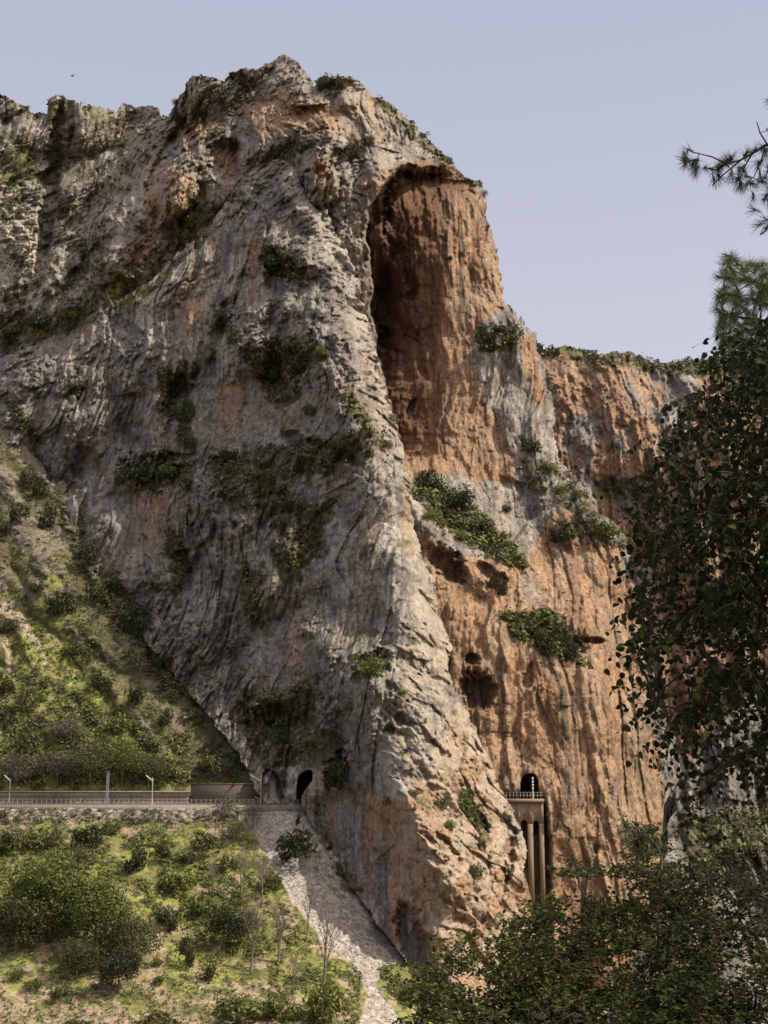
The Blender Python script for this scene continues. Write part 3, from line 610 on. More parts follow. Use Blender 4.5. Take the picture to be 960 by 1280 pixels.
def sl_col(L):
    X, Z, U, V = L.X, L.Z, L.U, L.V
    n = fbm(X / 7, Z / 7, 411, 5, .6); n2 = fbm(X / 1.8, Z / 1.8, 412, 4, .6)
    C = np.ones(U.shape + (3,)) * np.array((.150, .162, .050))
    C = mixc(C, (.225, .25, .060), ss(.45, .65, n))
    C = mixc(C, (.19, .15, .085), ss(.5, .62, n2) * .75)
    C = mixc(C, (.055, .06, .026), ss(.52, .62, fbm(X / 2.8, Z / 2.8, 413, 4, .6)) * .8)
    sh = ss(10, 60, U - np.interp(V, [500, 700, 800, 900, 1000], [-20, 30, 70, 150, 230]))  # gully side in shadow, painted as a darker brown
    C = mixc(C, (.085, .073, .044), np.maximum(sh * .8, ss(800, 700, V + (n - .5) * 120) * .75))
    C = mixc(C, (.20, .165, .125), ss(860, 760, V) * ss(.5, .6, fbm((X * .7 + Z * .7) / 4, (X * .7 - Z * .7) / 14, 418, 4, .6)) * .8)
    C = mixc(C, (.14, .18, .035), soft(L, [[(250, 850), (280, 860), (290, 900), (270, 905)]], 5, 5) * .9)
    path = soft(L, [[(-4, 750), (14, 752), (34, 776), (52, 806), (60, 830), (56, 832), (44, 808), (26, 784), (-4, 764)], [(4, 790), (9, 800), (14, 830), (12, 848), (7, 848), (8, 820), (2, 800)], [(-4, 870), (12, 860), (2, 890), (-4, 900)]], 1, 1.5)
    C = mixc(C, (.34, .27, .20), path * .9)
    g = soft(L, [[(140, 700), (150, 730), (160, 790), (176, 830), (200, 860), (222, 900), (240, 930), (220, 915), (190, 870), (165, 825), (150, 780)], [(110, 640), (150, 720), (140, 720), (100, 650)]], 2, 4)
    C = mixc(C, (.20, .16, .115), g * .7 * ss(.3, .55, n2))
    rk = mixc(np.ones_like(C) * np.array((.19, .16, .125)), (.09, .078, .062), ss(.45, .62, fbm(X / 3, Z / 2, 415, 4, .6)))
    rkm = np.clip(L.rk * 1.2, 0, 1)[..., None]; C = C * (1 - rkm) + rk * rkm
    return C * (.8 + .4 * hsh(np.floor(X / .5), np.floor(Z / .5), 417))[..., None]
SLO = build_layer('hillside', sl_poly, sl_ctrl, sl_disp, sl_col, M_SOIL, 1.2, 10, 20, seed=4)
tag(SLO.obj, 'steep grassy hillside with rock outcrops above the railway', kind='structure')

# ---- embankment, scree and grass below the railway
em_poly = [(-90, 1008.5), (376, 1008.5), (386, 1012), (402, 1042), (440, 1100), (480, 1156), (520, 1208), (560, 1262), (590, 1300), (590, 1440), (-90, 1440)]
em_ctrl = [(-90, 1009, 297.5), (0, 1009, 297.5), (100, 1009, 297.5), (200, 1009, 297.5), (300, 1009, 297.5), (376, 1009, 297.5), (0, 1028, 294.5), (150, 1028, 294.5), (300, 1028, 293.5), (400, 1042, 291), (440, 1100, 283), (480, 1156, 273.5), (520, 1208, 264), (560, 1262, 256),
           (0, 1080, 279), (150, 1080, 280), (300, 1080, 282), (0, 1150, 260), (150, 1150, 261), (300, 1150, 265), (400, 1150, 268), (0, 1220, 243), (150, 1220, 244), (300, 1220, 248), (450, 1220, 255), (0, 1345, 214), (150, 1345, 215), (300, 1345, 218), (450, 1345, 224), (590, 1345, 230), (-90, 1345, 213), (0, 1440, 196), (300, 1440, 200), (590, 1440, 208), (-90, 1150, 259)]
SCREE = [(304, 1004), (384, 1004), (410, 1040), (440, 1095), (486, 1158), (512, 1196), (500, 1200), (492, 1205), (477, 1220), (448, 1206), (424, 1198), (410, 1188), (398, 1171), (366, 1125), (343, 1088), (322, 1048), (306, 1020)]
LOWPATH = [(450, 1205), (470, 1216), (478, 1222), (468, 1228), (480, 1246), (503, 1274), (520, 1350), (430, 1350), (448, 1280), (460, 1246), (452, 1228), (436, 1214), (440, 1206)]
def em_disp(L):
    X, Y = L.X, L.Y
    h = 2.4 * (fbm(X / 14, Y / 10, 501, 4) - .5) + .8 * (fbm(X / 2.4, Y / 2.4, 503, 4, .6) - .5)
    L.scr = soft(L, [SCREE], 1.2, 3); L.low = soft(L, [LOWPATH], 1.5, 3)
    gm = np.clip(L.scr + L.low, 0, 1)
    h = h * (1 - gm) + gm * (.12 * (fbm(X / .9, Y / .9, 505, 3, .7) - .5) - 1.0)
    rub = ss(1030, 1024, L.V + (vn(L.U / 9, L.V / 9, 5) - .5) * 8) * (1 - gm); L.rub = rub
    h += rub * .9 * facets(X / 1.2, L.Z / .9, 506)
    return h * ss(1008, 1014, L.V)
def em_col(L):
    X, Y, Z, U, V = L.X, L.Y, L.Z, L.U, L.V
    q = Y * 1.0
    n = fbm(X / 7, q / 7, 511, 5, .6); n2 = fbm(X / 2.0, q / 2.0, 512, 4, .6); n3 = fbm(X / 3.6, q / 3.6, 513, 4, .6)
    C = np.ones(U.shape + (3,)) * np.array((.172, .165, .058))
    C = mixc(C, (.22, .225, .065), ss(.45, .62, n))
    bare = np.clip(.35 + .5 * ss(1180, 1270, V) - .3 * ss(1150, 1060, V) + .35 * ss(1050, 1030, V), 0, 1)
    C = mixc(C, (.31, .235, .155), ss(.62 - .2 * bare, .72 - .2 * bare, n3))
    C = mixc(C, (.07, .08, .028), ss(.54, .62, n2) * .8)
    pth = soft(L, [[(160, 1140), (200, 1160), (212, 1190), (206, 1240), (240, 1290), (190, 1290), (186, 1200), (172, 1160)], [(-90, 1245), (20, 1235), (120, 1262), (200, 1275), (330, 1270), (330, 1440), (-90, 1440)]], 4, 8)
    C = mixc(C, (.33, .25, .175), pth * .75 * ss(.35, .55, n3 + .1))
    st = mixc(np.ones_like(C) * np.array((.30, .255, .215)), (.13, .115, .10), ss(.48, .6, fbm(X / .8, Z / .6, 520, 3, .6)))
    r = (L.rub * .8)[..., None]; C = C * (1 - r) + st * r
    gv = mixc(np.ones_like(C) * np.array((.37, .325, .28)), (.26, .225, .195), ss(.45, .62, fbm(X / .7, q / .7, 521, 3, .7)))
    gv = gv * (.75 + .5 * hsh(np.floor(X / .32), np.floor(q / .32), 523))[..., None]
    gm = np.clip(L.scr * 1.2 + L.low, 0, 1)
    # weeds growing in a strip along the rock foot
    wd = soft(L, [[(398, 1060), (410, 1066), (425, 1090), (452, 1125), (475, 1155), (490, 1180), (470, 1165), (440, 1128), (415, 1112), (392, 1085)]], 2, 7) * ss(.47, .58, fbm(X / 2, q / 2, 525, 3))
    gm2 = gm[..., None]; C = C * (1 - gm2) + gv * gm2
    C = mixc(C, (.10, .105, .04), wd * .85)
    return C * (.82 + .36 * hsh(np.floor(X / .4), np.floor(q / .4), 527))[..., None]
EMB = build_layer('embankment', em_poly, em_ctrl, em_disp, em_col, M_SOIL, 1.0, .8, 8, seed=5, skirt=(0, 6, 0))
tag(EMB.obj, 'grassy embankment slope with pale scree tongue below the railway', kind='structure')

# ---- grey rock shoulder at the lower right
rr_poly = [(838, 1010), (855, 960), (880, 920), (905, 900), (930, 870), (980, 850), (1160, 830), (1160, 1340), (700, 1340), (800, 1190), (830, 1080)]
rr_ctrl = [(838, 1010, 180), (855, 960, 184), (930, 870, 200), (1160, 830, 240), (900, 1000, 182), (900, 1080, 166), (960, 1100, 170), (1160, 1100, 200), (850, 1200, 146), (700, 1340, 124), (1000, 1340, 134), (1160, 1340, 150)]
def rr_disp(L): return rock_disp(L, 7, 3.4, 1.4, 2, 0, 600)
def rr_col(L):
    veg = soft(L, [[(850, 1020), (960, 1010), (960, 1075), (890, 1090), (850, 1070)]], 4, 10)
    C = rock_colour(L, np.zeros(L.U.shape), veg * .9, 600, .5, .2, (1, 1, 1), (.17, .155, .14))
    return mixc(C, (.21, .19, .17), soft(L, [[(900, 1100), (960, 1080), (960, 1180), (910, 1160)]], 5, 10) * .7)
RRK = build_layer('rock_shoulder', rr_poly, rr_ctrl, rr_disp, rr_col, M_ROCK, 1.4, 9, 22, seed=6, skirt=(0, 12, 0))
tag(RRK.obj, 'grey shaded rock shoulder behind the broadleaf tree', kind='structure')

# ---- ground: one sheet reaching the horizon, with the knoll the photograph is taken from
def ground():
    g = np.concatenate([-np.geomspace(9000, 30, 46), np.linspace(-27, 27, 37), np.geomspace(30, 9000, 46)])
    gx, gy = np.meshgrid(g, g)
    r = np.hypot(gx + 2, gy + 4)
    z = -48 + 46.2 * np.exp(-(np.maximum(r - 8, 0) / 42) ** 1.6) + 3 * (fbm(gx / 30, gy / 30, 701) - .5) * ss(4, 30, r) + .4 * (fbm(gx / 2, gy / 2, 702) - .5)
    z -= 1.7 * np.exp(-(r / 8) ** 2) * 0
    far = ss(700, 2600, r) * 90 * fbm(gx / 900, gy / 900, 703)
    z = z + np.where(gy < 0, far, 0)
    n = len(g); i = np.arange(n * n).reshape(n, n)
    f = np.stack([i[:-1, :-1].ravel(), i[:-1, 1:].ravel(), i[1:, 1:].ravel(), i[1:, :-1].ravel()], 1)
    C = np.ones(gx.shape + (3,)) * np.array((.10, .10, .045)); C = mixc(C, SOIL, ss(.45, .6, fbm(gx / 5, gy / 5, 705)))
    o = mesh('ground', np.stack([gx, gy, z], -1).reshape(-1, 3), f, M_SOIL, C.reshape(-1, 3), True)
    tag(o, 'valley floor and viewpoint knoll of dry soil and grass', kind='structure')
    def gz(x, y):
        j = np.searchsorted(g, x) ; k = np.searchsorted(g, y); return z[k, j]
    return gz
GZ = ground()

# ------------------------------------------------------------------ foliage builders
def quads(cen, nrm, size, aspect=1.0, cols=None, curl=0.0, up=None):
    """leaf quads: cen Nx3, nrm Nx3, size N"""
    n = len(cen); nrm = nrm / (np.linalg.norm(nrm, axis=1)[:, None] + 1e-9)
    r = RNG.normal(size=(n, 3)) if up is None else up
    a = np.cross(nrm, r); a /= np.linalg.norm(a, axis=1)[:, None] + 1e-9; b = np.cross(nrm, a)
    s = np.asarray(size)[:, None]
    v = np.stack([cen - b * s, cen + a * s * .5 * aspect, cen + b * s, cen - a * s * .5 * aspect], 1)
    if curl: v[:, 1] += nrm * s * curl; v[:, 3] += nrm * s * curl
    f = np.arange(n * 4).reshape(n, 4)
    return v.reshape(-1, 3), f, np.repeat(cols, 4, axis=0)
def leaf_cloud(n, rad, leaf, base, tip, seed, clumps=14, lo=.25, flat=.0):
    """points gathered into clumps over an ellipsoid standing on z=0"""
    g = np.random.default_rng(seed)
    rad = np.array(rad, float)
    cd = g.normal(size=(clumps, 3)); cd[:, 2] = np.abs(cd[:, 2]) * 1.0 - .25; cd /= np.linalg.norm(cd, axis=1)[:, None]
    cr = g.uniform(.35, .72, clumps)[:, None]
    cc = cd * cr; cs = g.uniform(.26, .46, clumps)
    k = g.integers(0, clumps, n)
    d = g.normal(size=(n, 3)); d /= np.linalg.norm(d, axis=1)[:, None]
    p = cc[k] + d * (cs[k] * g.uniform(.55, 1.05, n) ** .7)[:, None]
    p[:, 2] = p[:, 2] * .85 + .42
    p = p[p[:, 2] > 0.0] if flat == 0 else p
    d = d[:len(p)]; k = k[:len(p)]; m = len(p)
    nr = d * .6 + g.normal(size=(m, 3)) * .8; nr[:, 2] += .4
    c = np.array(base) + (np.array(tip) - np.array(base)) * g.random((m, 1)) * .8
    c *= (.75 + .5 * g.random(clumps)[k])[:, None]
    return quads(p * rad, nr, leaf * g.uniform(.6, 1.3, m), .9, c)
KINDS = {  # leaf base, tip colours
    'dark': ((.028, .035, .014), (.070, .078, .028)), 'olive': ((.075, .078, .030), (.15, .146, .055)),
    'green': ((.075, .095, .024), (.165, .188, .046)), 'bright': ((.12, .14, .035), (.21, .22, .06)), 'grey': ((.085, .078, .05), (.16, .14, .092))}
PROTO = {}
def shrub_proto(kind, var):
    key = (kind, var)
    if key not in PROTO:
        b, t = KINDS[kind]
        v, f, c = leaf_cloud(620, (1, 1, 1), .105, b, t, hash_(kind) + var, 11 + var * 3)
        o = mesh('bush', v, f, M_LEAF, c); me = o.data; bpy.data.objects.remove(o); PROTO[key] = me
    return PROTO[key]
def hash_(s): return sum(ord(c) * (i + 3) for i, c in enumerate(s))
N_SH = [0]
def shrub(L, u, v, w, h, kind, label, group=None, cat='bush', name='bush'):
    """a bush whose foot stands on layer L at photo position (u, v); w and h in photo units"""
    p, n = L.at(u, v); s = p[1] / F
    rx = w * s / 2; rz = h * s
    o = bpy.data.objects.new(name, shrub_proto(kind, N_SH[0] % 3)); N_SH[0] += 1
    COL.objects.link(o)
    o.location = (p[0], p[1] - rx * .25, p[2] - rz * .12)
    o.scale = (rx * 1.12, rx * 1.0, rz * .86); o.rotation_euler = (0, 0, rnd.uniform(0, 6.28))
    o['label'] = label; o['category'] = cat
    if group: o['group'] = group
    return o
def stuff_tufts(name, specs, label, mat=None, seed=5):
    """specs: list of (Layer, polys, count, size range m, kinds, quads per tuft)"""
    g = np.random.default_rng(seed); mb = MB()
    for (L, polys, n, (s0, s1), kinds, k, sz) in specs:
        for poly in polys:
            pa = np.array(poly, float); a0, b0 = pa.min(0); a1, b1 = pa.max(0)
            uu = g.uniform(a0, a1, n * 3); vv = g.uniform(b0, b1, n * 3)
            keep = inpoly(poly, uu, vv) & (fbm(uu / 13, vv / 13, seed + 3, 3) > .40); uu, vv = uu[keep][:n], vv[keep][:n]
            W, N, ins = L.sample(uu, vv)
            if n > 1000 and L is not SLO and L is not EMB:      # open faces: only ledges carry plants
                i_ = np.clip(np.round((vv - L.vs[0]) / L.step).astype(int), 0, len(L.vs) - 1); j_ = np.clip(np.round((uu - L.us[0]) / L.step).astype(int), 0, len(L.us) - 1)
                ins = ins & (g.random(len(uu)) < .12 + L.ledge[i_, j_])
            W = W[ins]; N = N[ins]
            if not len(W): continue
            m = len(W); s = g.uniform(s0, s1, m) * (.6 + .8 * g.random(m) ** 2)
            tone = g.integers(0, len(kinds), m)
            B = np.array([KINDS[q][0] for q in kinds])[tone]; T = np.array([KINDS[q][1] for q in kinds])[tone]
            cen = np.repeat(W, k, 0); ss_ = np.repeat(s, k)
            off = g.normal(size=(m * k, 3)) * np.array([.42, .42, .3]); off[:, 2] = np.abs(off[:, 2]) + .05
            cen = cen + off * ss_[:, None]
            nr = off + g.normal(size=off.shape) * .5; nr[:, 2] += .3
            tcol = g.random((m, 1)); c = np.repeat(B + (T - B) * tcol, k, 0) * g.uniform(.75, 1.25, (m * k, 1))
            mb.add(*quads(cen, nr, ss_ * sz * g.uniform(.7, 1.3, m * k), 1.0, c))
    o = mb.build(name, mat or M_LEAF); tag(o, label, kind='stuff'); return o
R = lambda x0, y0, x1, y1: [(x0, y0), (x1, y0), (x1, y1), (x0, y1)]
FRface = [(0, 450), (130, 392), (262, 290), (330, 215), (400, 260), (440, 400), (490, 560), (500, 760), (470, 860), (440, 960), (380, 960), (320, 960), (240, 830), (140, 680), (60, 570)]
stuff_tufts('scrub', [
    (MT, [VEG2[10], [(512, 592), (560, 614), (640, 686), (660, 716), (610, 700), (550, 660)], VEG2[14]], 620, (1.0, 2.2), ('dark', 'green', 'olive', 'green'), 14, .32),
    (FRT, [VEG3[0], VEG3[1], VEG3[2], VEG3[3], VEG3[4]], 170, (.8, 2.0), ('dark', 'dark', 'olive'), 14, .32),
    (FRT, VEG3, 170, (.5, 1.5), ('dark', 'olive', 'green', 'olive'), 12, .34),
    (FRT, [FRface], 9000, (.3, 1.1), ('dark', 'dark', 'olive', 'green', 'grey'), 9, .36),
    (FRT, [[(490, 800), (540, 800), (640, 1080), (640, 1160), (540, 1160), (480, 950)]], 150, (.3, .9), ('olive', 'green', 'grey'), 10, .34),
    (MT, VEG2, 150, (.6, 2.0), ('dark', 'olive', 'olive', 'grey'), 12, .34),
    (MT, [[(-10, 130), (200, 150), (260, 110), (380, 90), (440, 110), (400, 200), (260, 290), (0, 440)]], 5000, (.5, 1.6), ('dark', 'olive', 'grey'), 9, .36),
    (MT, [[(510, 590), (640, 600), (750, 640), (780, 900), (840, 1060), (620, 1100), (560, 800)]], 260, (.4, 1.1), ('dark', 'olive'), 9, .36),
    (FAR, [[(672, 430), (730, 438), (900, 450), (960, 444), (960, 466), (850, 470), (720, 452), (680, 445)]], 420, (.8, 2.3), ('dark', 'olive', 'grey', 'grey'), 12, .34),
    (FAR, [[(680, 470), (960, 470), (900, 700), (780, 650), (700, 560)]], 130, (.7, 1.6), ('dark', 'olive'), 9, .36),
    (RRK, [[(860, 1010), (960, 1010), (960, 1100), (880, 1090)]], 300, (.5, 1.2), ('dark', 'green', 'grey'), 12, .34),
], 'low scrub and herbs rooted on the ledges and in the cracks of the cliffs', seed=21)
S_all = [(-20, 540), (50, 590), (110, 650), (165, 745), (235, 842), (300, 910), (325, 984), (-20, 984)]
stuff_tufts('undergrowth', [
    (SLO, [S_all], 9500, (.25, .8), ('olive', 'green', 'green', 'bright', 'grey', 'dark'), 10, .36),
    (SLO, [[(-20, 830), (60, 850), (120, 880), (230, 930), (240, 980), (-20, 984)]], 1700, (.6, 1.5), ('olive', 'green', 'bright', 'grey'), 12, .34),
    (SLO, [[(100, 640), (140, 700), (220, 830), (300, 920), (300, 980), (230, 940), (150, 800), (90, 700)]], 1100, (.5, 1.5), ('dark', 'dark', 'olive', 'green'), 13, .34),
    (SLO, [[(50, 580), (100, 645), (150, 735), (190, 790), (240, 855), (232, 880), (170, 810), (120, 735), (60, 640)]], 420, (.8, 1.9), ('dark', 'dark', 'olive'), 14, .32),
], 'grass, herbs and small scrub covering the hillside above the railway', seed=22)
E_grass = [(-20, 1024), (290, 1018), (340, 1085), (366, 1128), (408, 1192), (450, 1212), (452, 1240), (440, 1340), (-20, 1340)]
stuff_tufts('grass', [
    (EMB, [E_grass], 13000, (.18, .6), ('olive', 'green', 'bright', 'bright', 'olive', 'grey', 'grey'), 8, .36),
    (EMB, [[(-20, 1035), (200, 1040), (330, 1100), (390, 1180), (300, 1200), (200, 1150), (-20, 1180)]], 2200, (.4, 1.1), ('olive', 'green', 'bright'), 11, .36),
    (EMB, [[(472, 1212), (494, 1206), (520, 1232), (540, 1262), (505, 1262), (484, 1240)], [(340, 1205), (450, 1215), (448, 1280), (330, 1280)]], 420, (.3, .8), ('green', 'bright', 'olive'), 10, .36),
    (EMB, [[(398, 1050), (412, 1062), (440, 1102), (500, 1185), (480, 1172), (430, 1120), (400, 1088)]], 130, (.2, .6), ('olive', 'green', 'dark'), 9, .36),
    (EMB, [[(-20, 1012), (300, 1012), (300, 1026), (-20, 1028)]], 500, (.3, .8), ('grey', 'olive', 'grey'), 10, .34),
], 'rough spring grass and weeds on the embankment and beside the gravel', seed=23)

# stones strewn over the scree
def stones():
    g = np.random.default_rng(31); mb = MB()
    cube = np.array([(x, y, z) for z in (-1, 1) for y in (-1, 1) for x in (-1, 1)], float)
    fc = np.array([(0, 2, 3, 1), (4, 5, 7, 6), (0, 1, 5, 4), (2, 6, 7, 3), (0, 4, 6, 2), (1, 3, 7, 5)])
    for poly, n in ((SCREE, 2600), (LOWPATH, 700), ([(-20, 1200), (430, 1215), (430, 1300), (-20, 1300)], 500)):
        pa = np.array(poly, float); a0, b0 = pa.min(0); a1, b1 = pa.max(0)
        u = g.uniform(a0, a1, n * 3); v = g.uniform(b0, b1, n * 3); k = inpoly(poly, u, v); u, v = u[k][:n], v[k][:n]
        W, N, ins = EMB.sample(u, v)
        for w in W[ins]:
            s = .05 + .15 * g.random() ** 5
            q = cube * g.uniform(.5, 1, (8, 3)) * s * np.array([1.2, 1, .7])
            a = g.uniform(0, 3.14); r = np.array([[math.cos(a), -math.sin(a), 0], [math.sin(a), math.cos(a), 0], [0, 0, 1]])
            mb.add(q @ r.T + w + (0, 0, s * .3), fc, np.array((.37, .325, .28)) * g.uniform(.6, 1.15))
    o = mb.build('gravel', M_STONE); tag(o, 'loose pale limestone rubble lying on the scree tongue', kind='stuff')
stones()
#__PART2__
# ------------------------------------------------------------------ railway
def zof(v, d): return ray(480, v)[1] * d
def xof(u, d): return (u - 480) / F * d / float(cp - (640 - 1000) / F * sp)
ZR = -0.35
# track bed
tb = MB(); tb.box(-110, xof(388, 300), 297.2, 302.4, -2.2, ZR, (.26, .225, .19))
bed = tb.build('railway_track', M_STONE); tag(bed, 'ballast bed of the single railway track leading into the tunnel', kind='structure')
for y in (299.2, 300.7):
    r = MB(); r.box(-110, xof(386, 300), y - .04, y + .04, ZR + .12, ZR + .28, (.16, .10, .075)); r.build('rail', M_METAL, bed)
sl = MB()
for k in range(150):
    x = -105 + k * .62
    if x < xof(380, 300): sl.box(x, x + .24, 298.6, 301.3, ZR + .004, ZR + .12, (.24, .21, .19))
sl.build('sleepers', M_STONE, bed)
# retaining wall
x0, x1 = xof(-70, 303), xof(236, 303); zt = zof(990.5, 303)
w = empty('retaining_wall', (x0, 303, ZR)); tag(w, 'long low grey concrete retaining wall behind the railway track', 'wall')
g = MB(); n = 190
xs = np.linspace(x0, x1, n); tn = fbm(xs / 1.7, xs * 0 + 2, 3, 3, .6); tn2 = fbm(xs / 9, xs * 0 + 5, 4, 2)
for i in range(n - 1):
    for k in range(3):
        za = (-2.0, ZR + .7, ZR + 1.5)[k]; zb = (ZR + .7, ZR + 1.5, zt)[k]
        g.box(xs[i], xs[i + 1] - (.03 if i % 12 == 0 else 0), 302.9, 304.2, za, zb, np.array((.215, .18, .14)) * (.55 + .5 * tn[i] + .5 * tn2[i] + .12 * k - .1 * rnd.random()))
g.build('wall_panels', M_STONE, w, loc=(0, 0, 0)).location = (-x0, -303, -ZR)
g = MB(); g.box(x0, x1 + .3, 302.75, 304.4, zt + .003, zt + .28, (.27, .25, .15)); g.build('coping', M_STONE, w).location = (-x0, -303, -ZR)
# wall near the tunnel, its shade painted darker, with clipped hedge over it
xa, xb = xof(236, 303), xof(336, 303)
w = empty('tunnel_wall', (xa, 303.3, ZR)); tag(w, 'wall darkened for shade beside the tunnel, under a strip of grass', 'wall')
g = MB(); z2 = zof(981, 303.5)
g.box(xa + .31, xb, 303.3, 305.3, -2, z2, (.115, .096, .076)); g.build('wall_panel', M_STONE, w).location = (-xa, -303.3, -ZR)
g = MB(); g.box(xa + .3, xb, 303.1, 305.2, z2 + .01, z2 + .35, (.13, .13, .05)); g.build('coping', M_SOIL, w).location = (-xa, -303.3, -ZR)
# railing along the outer edge of the track
xa, xb = xof(-20, 297.6), xof(384, 297.6)
fnc = empty('railing', (xa, 297.6, ZR)); tag(fnc, 'thin metal post and wire railing along the outer edge of the railway', 'railing')
g = MB(); nn = 68
for i in range(nn): 
    x = xa + (xb - xa) * i / (nn - 1); g.box(x - .035, x + .035, 297.57, 297.63, -1.3, ZR + 1.15, (.30, .28, .26))
g.build('posts', M_METAL, fnc).location = (-xa, -297.6, -ZR)
g = MB()
for z in (.45, .8, 1.12): g.box(xa, xb, 297.58, 297.62, ZR + z, ZR + z + .035, (.32, .30, .28))
g.build('wires', M_METAL, fnc).location = (-xa, -297.6, -ZR)
# line-side posts
def mast(u, vt, d, arm, label, col=(.40, .385, .36), r=.10):
    x = xof(u, d); zt = zof(vt, d); m = empty('lineside_post', (x, d, ZR)); tag(m, label, 'post', 'posts along the railway')
    g = MB(); g.tube([(0, 0, -.9), (0, 0, (zt - ZR) * .5), (0, 0, zt - ZR)], [r * 1.3, r * 1.1, r], col, 6); g.build('pole', M_METAL, m)
    g = MB(); g.box(-.3, .3, -.3, .3, -1.0, .25, (.3, .28, .25)); g.build('footing', M_STONE, m)
    if arm:
        du, dv0, dv1 = arm; k = d / F
        g = MB(); g.tube([(0, -.02, zt - ZR + dv0 * k * -1), (du * k * .5, -.02, zt - ZR - (dv0 + dv1) * .5 * k), (du * k, -.02, zt - ZR - dv1 * k)], [.16, .15, .13], (.55, .53, .50), 5); g.build('bracket_arm', M_METAL, m)
    return m
mast(11.5, 974, 301.9, (-8, 2, -5), 'thin pale post with angled arm at the far left of the railway', (.34, .33, .31), .07)
mast(190, 972, 298.3, (-8.5, 4, -2.5), 'tall pale post with angled bracket arm before the retaining wall')
mast(326, 967, 301.9, (-13, 9, 2), 'pale post with angled arm nearest the railway tunnel', (.44, .42, .39))
m = mast(133.5, 964, 301.9, None, 'blue grey lattice mast rising against the green hillside', (.20, .23, .27), .05)
g = MB(); hh = zof(964, 301.9) - ZR
for s_ in (-.22, .22): g.tube([(s_, .2, -.6), (s_, .2, hh)], [.05, .05], (.20, .23, .27), 4)
for k in range(14): g.tube([(-.22, .2, k * hh / 14), (.22, .2, (k + 1) * hh / 14)], [.03, .03], (.20, .23, .27), 4)
g.build('lattice', M_METAL, m)
# ------------------------------------------------------------------ viaduct in the gorge
D_ = 326.0; KX = D_ / F
def vx(u): return xof(u, D_) 
def vz(v): return zof(v, D_)
via = empty('viaduct', (vx(660), D_, vz(1110))); ox, oz = vx(660), vz(1110)
tag(via, 'tall masonry railway viaduct with narrow arches against the orange wall', 'viaduct')
SC = (.245, .18, .125)
def vb(mb, u0, u1, y0, y1, v0, v1, c=SC): mb.box(vx(u0) - ox, vx(u1) - ox, y0, y1, vz(v1) - oz, vz(v0) - oz, c)
g = MB(); vb(g, 606, 679, 3.2, 5.5, 1042, 1150, (.24, .175, .12)); vb(g, 606, 679, 9, 9.5, 1005, 1041.9, (.08, .06, .045)); g.build('back_wall_and_void_shade', M_STONE, via)  # upper dark panel paints the shaded void behind the arch heads
arches = [(620.5, 630), (634.5, 645.5), (650, 659), (665.5, 673.5)]
def arch_front():
    mb = MB(); vs0 = 1031.0; top = 1003.0
    e = [606.0]; vs0 = 1030.0
    for a, b in arches: e += [a, b]
    e.append(679.0)
    for i in range(0, len(e), 2): vb(mb, e[i], e[i + 1], 0, 3.19, vs0, 1150)      # piers
    for i in range(0, len(e) - 1):                                               # spandrels
        a, b = e[i], e[i + 1]
        if i % 2 == 0: vb(mb, a, b, 0, 3.19, top, vs0 - .02); continue
        n = 12; r = (b - a) / 2; c = (a + b) / 2; pts = []
        for k in range(n + 1):
            t = math.pi * k / n; pts.append((c - r * math.cos(t), vs0 - r * 1.15 * math.sin(t)))
        V = []; Q = []
        for (u, v) in pts:
            x = vx(u) - ox
            V += [(x, 0, vz(v) - oz), (x, 0, vz(top) - oz), (x, 3.19, vz(v) - oz), (x, 3.19, vz(top) - oz)]
        for k in range(n):
            o = k * 4; Q += [(o, o + 4, o + 5, o + 1), (o + 2, o + 3, o + 7, o + 6), (o, o + 2, o + 6, o + 4), (o + 1, o + 5, o + 7, o + 3)]
        mb.add(V, Q, SC)
    return mb
arch_front().build('arcade', M_STONE, via)
g = MB(); vb(g, 605, 680, -.5, 5.6, 998.5, 1002.8, (.27, .20, .14)); g.build('cornice', M_STONE, via)
g = MB()
for k in range(17): vb(g, 607 + k * 4.3, 607.6 + k * 4.3, -.3, -.15, 991.5, 998.4, (.36, .31, .26))
for v in (990.3, 994.3): vb(g, 606, 679, -.27, -.2, v, v + .4, (.3, .26, .22))
g.build('parapet_railing', M_METAL, via)
sg = empty('signal_post', (vx(667), D_ + 1.2, vz(998.4))); tag(sg, 'white striped signal post standing in front of the viaduct tunnel mouth', 'signal post')
g = MB(); hz = vz(971) - vz(998.4); g.tube([(0, 0, 0), (0, 0, hz)], [.09, .09], (.72, .68, .62), 6); g.build('pole', M_METAL, sg)
for k in range(4):
    g = MB(); g.box(-.22, .22, -.12, .12, hz * (.42 + k * .15), hz * (.42 + k * .15) + .42, (.6, .57, .52)); g.build('signal_plate', M_METAL, sg)

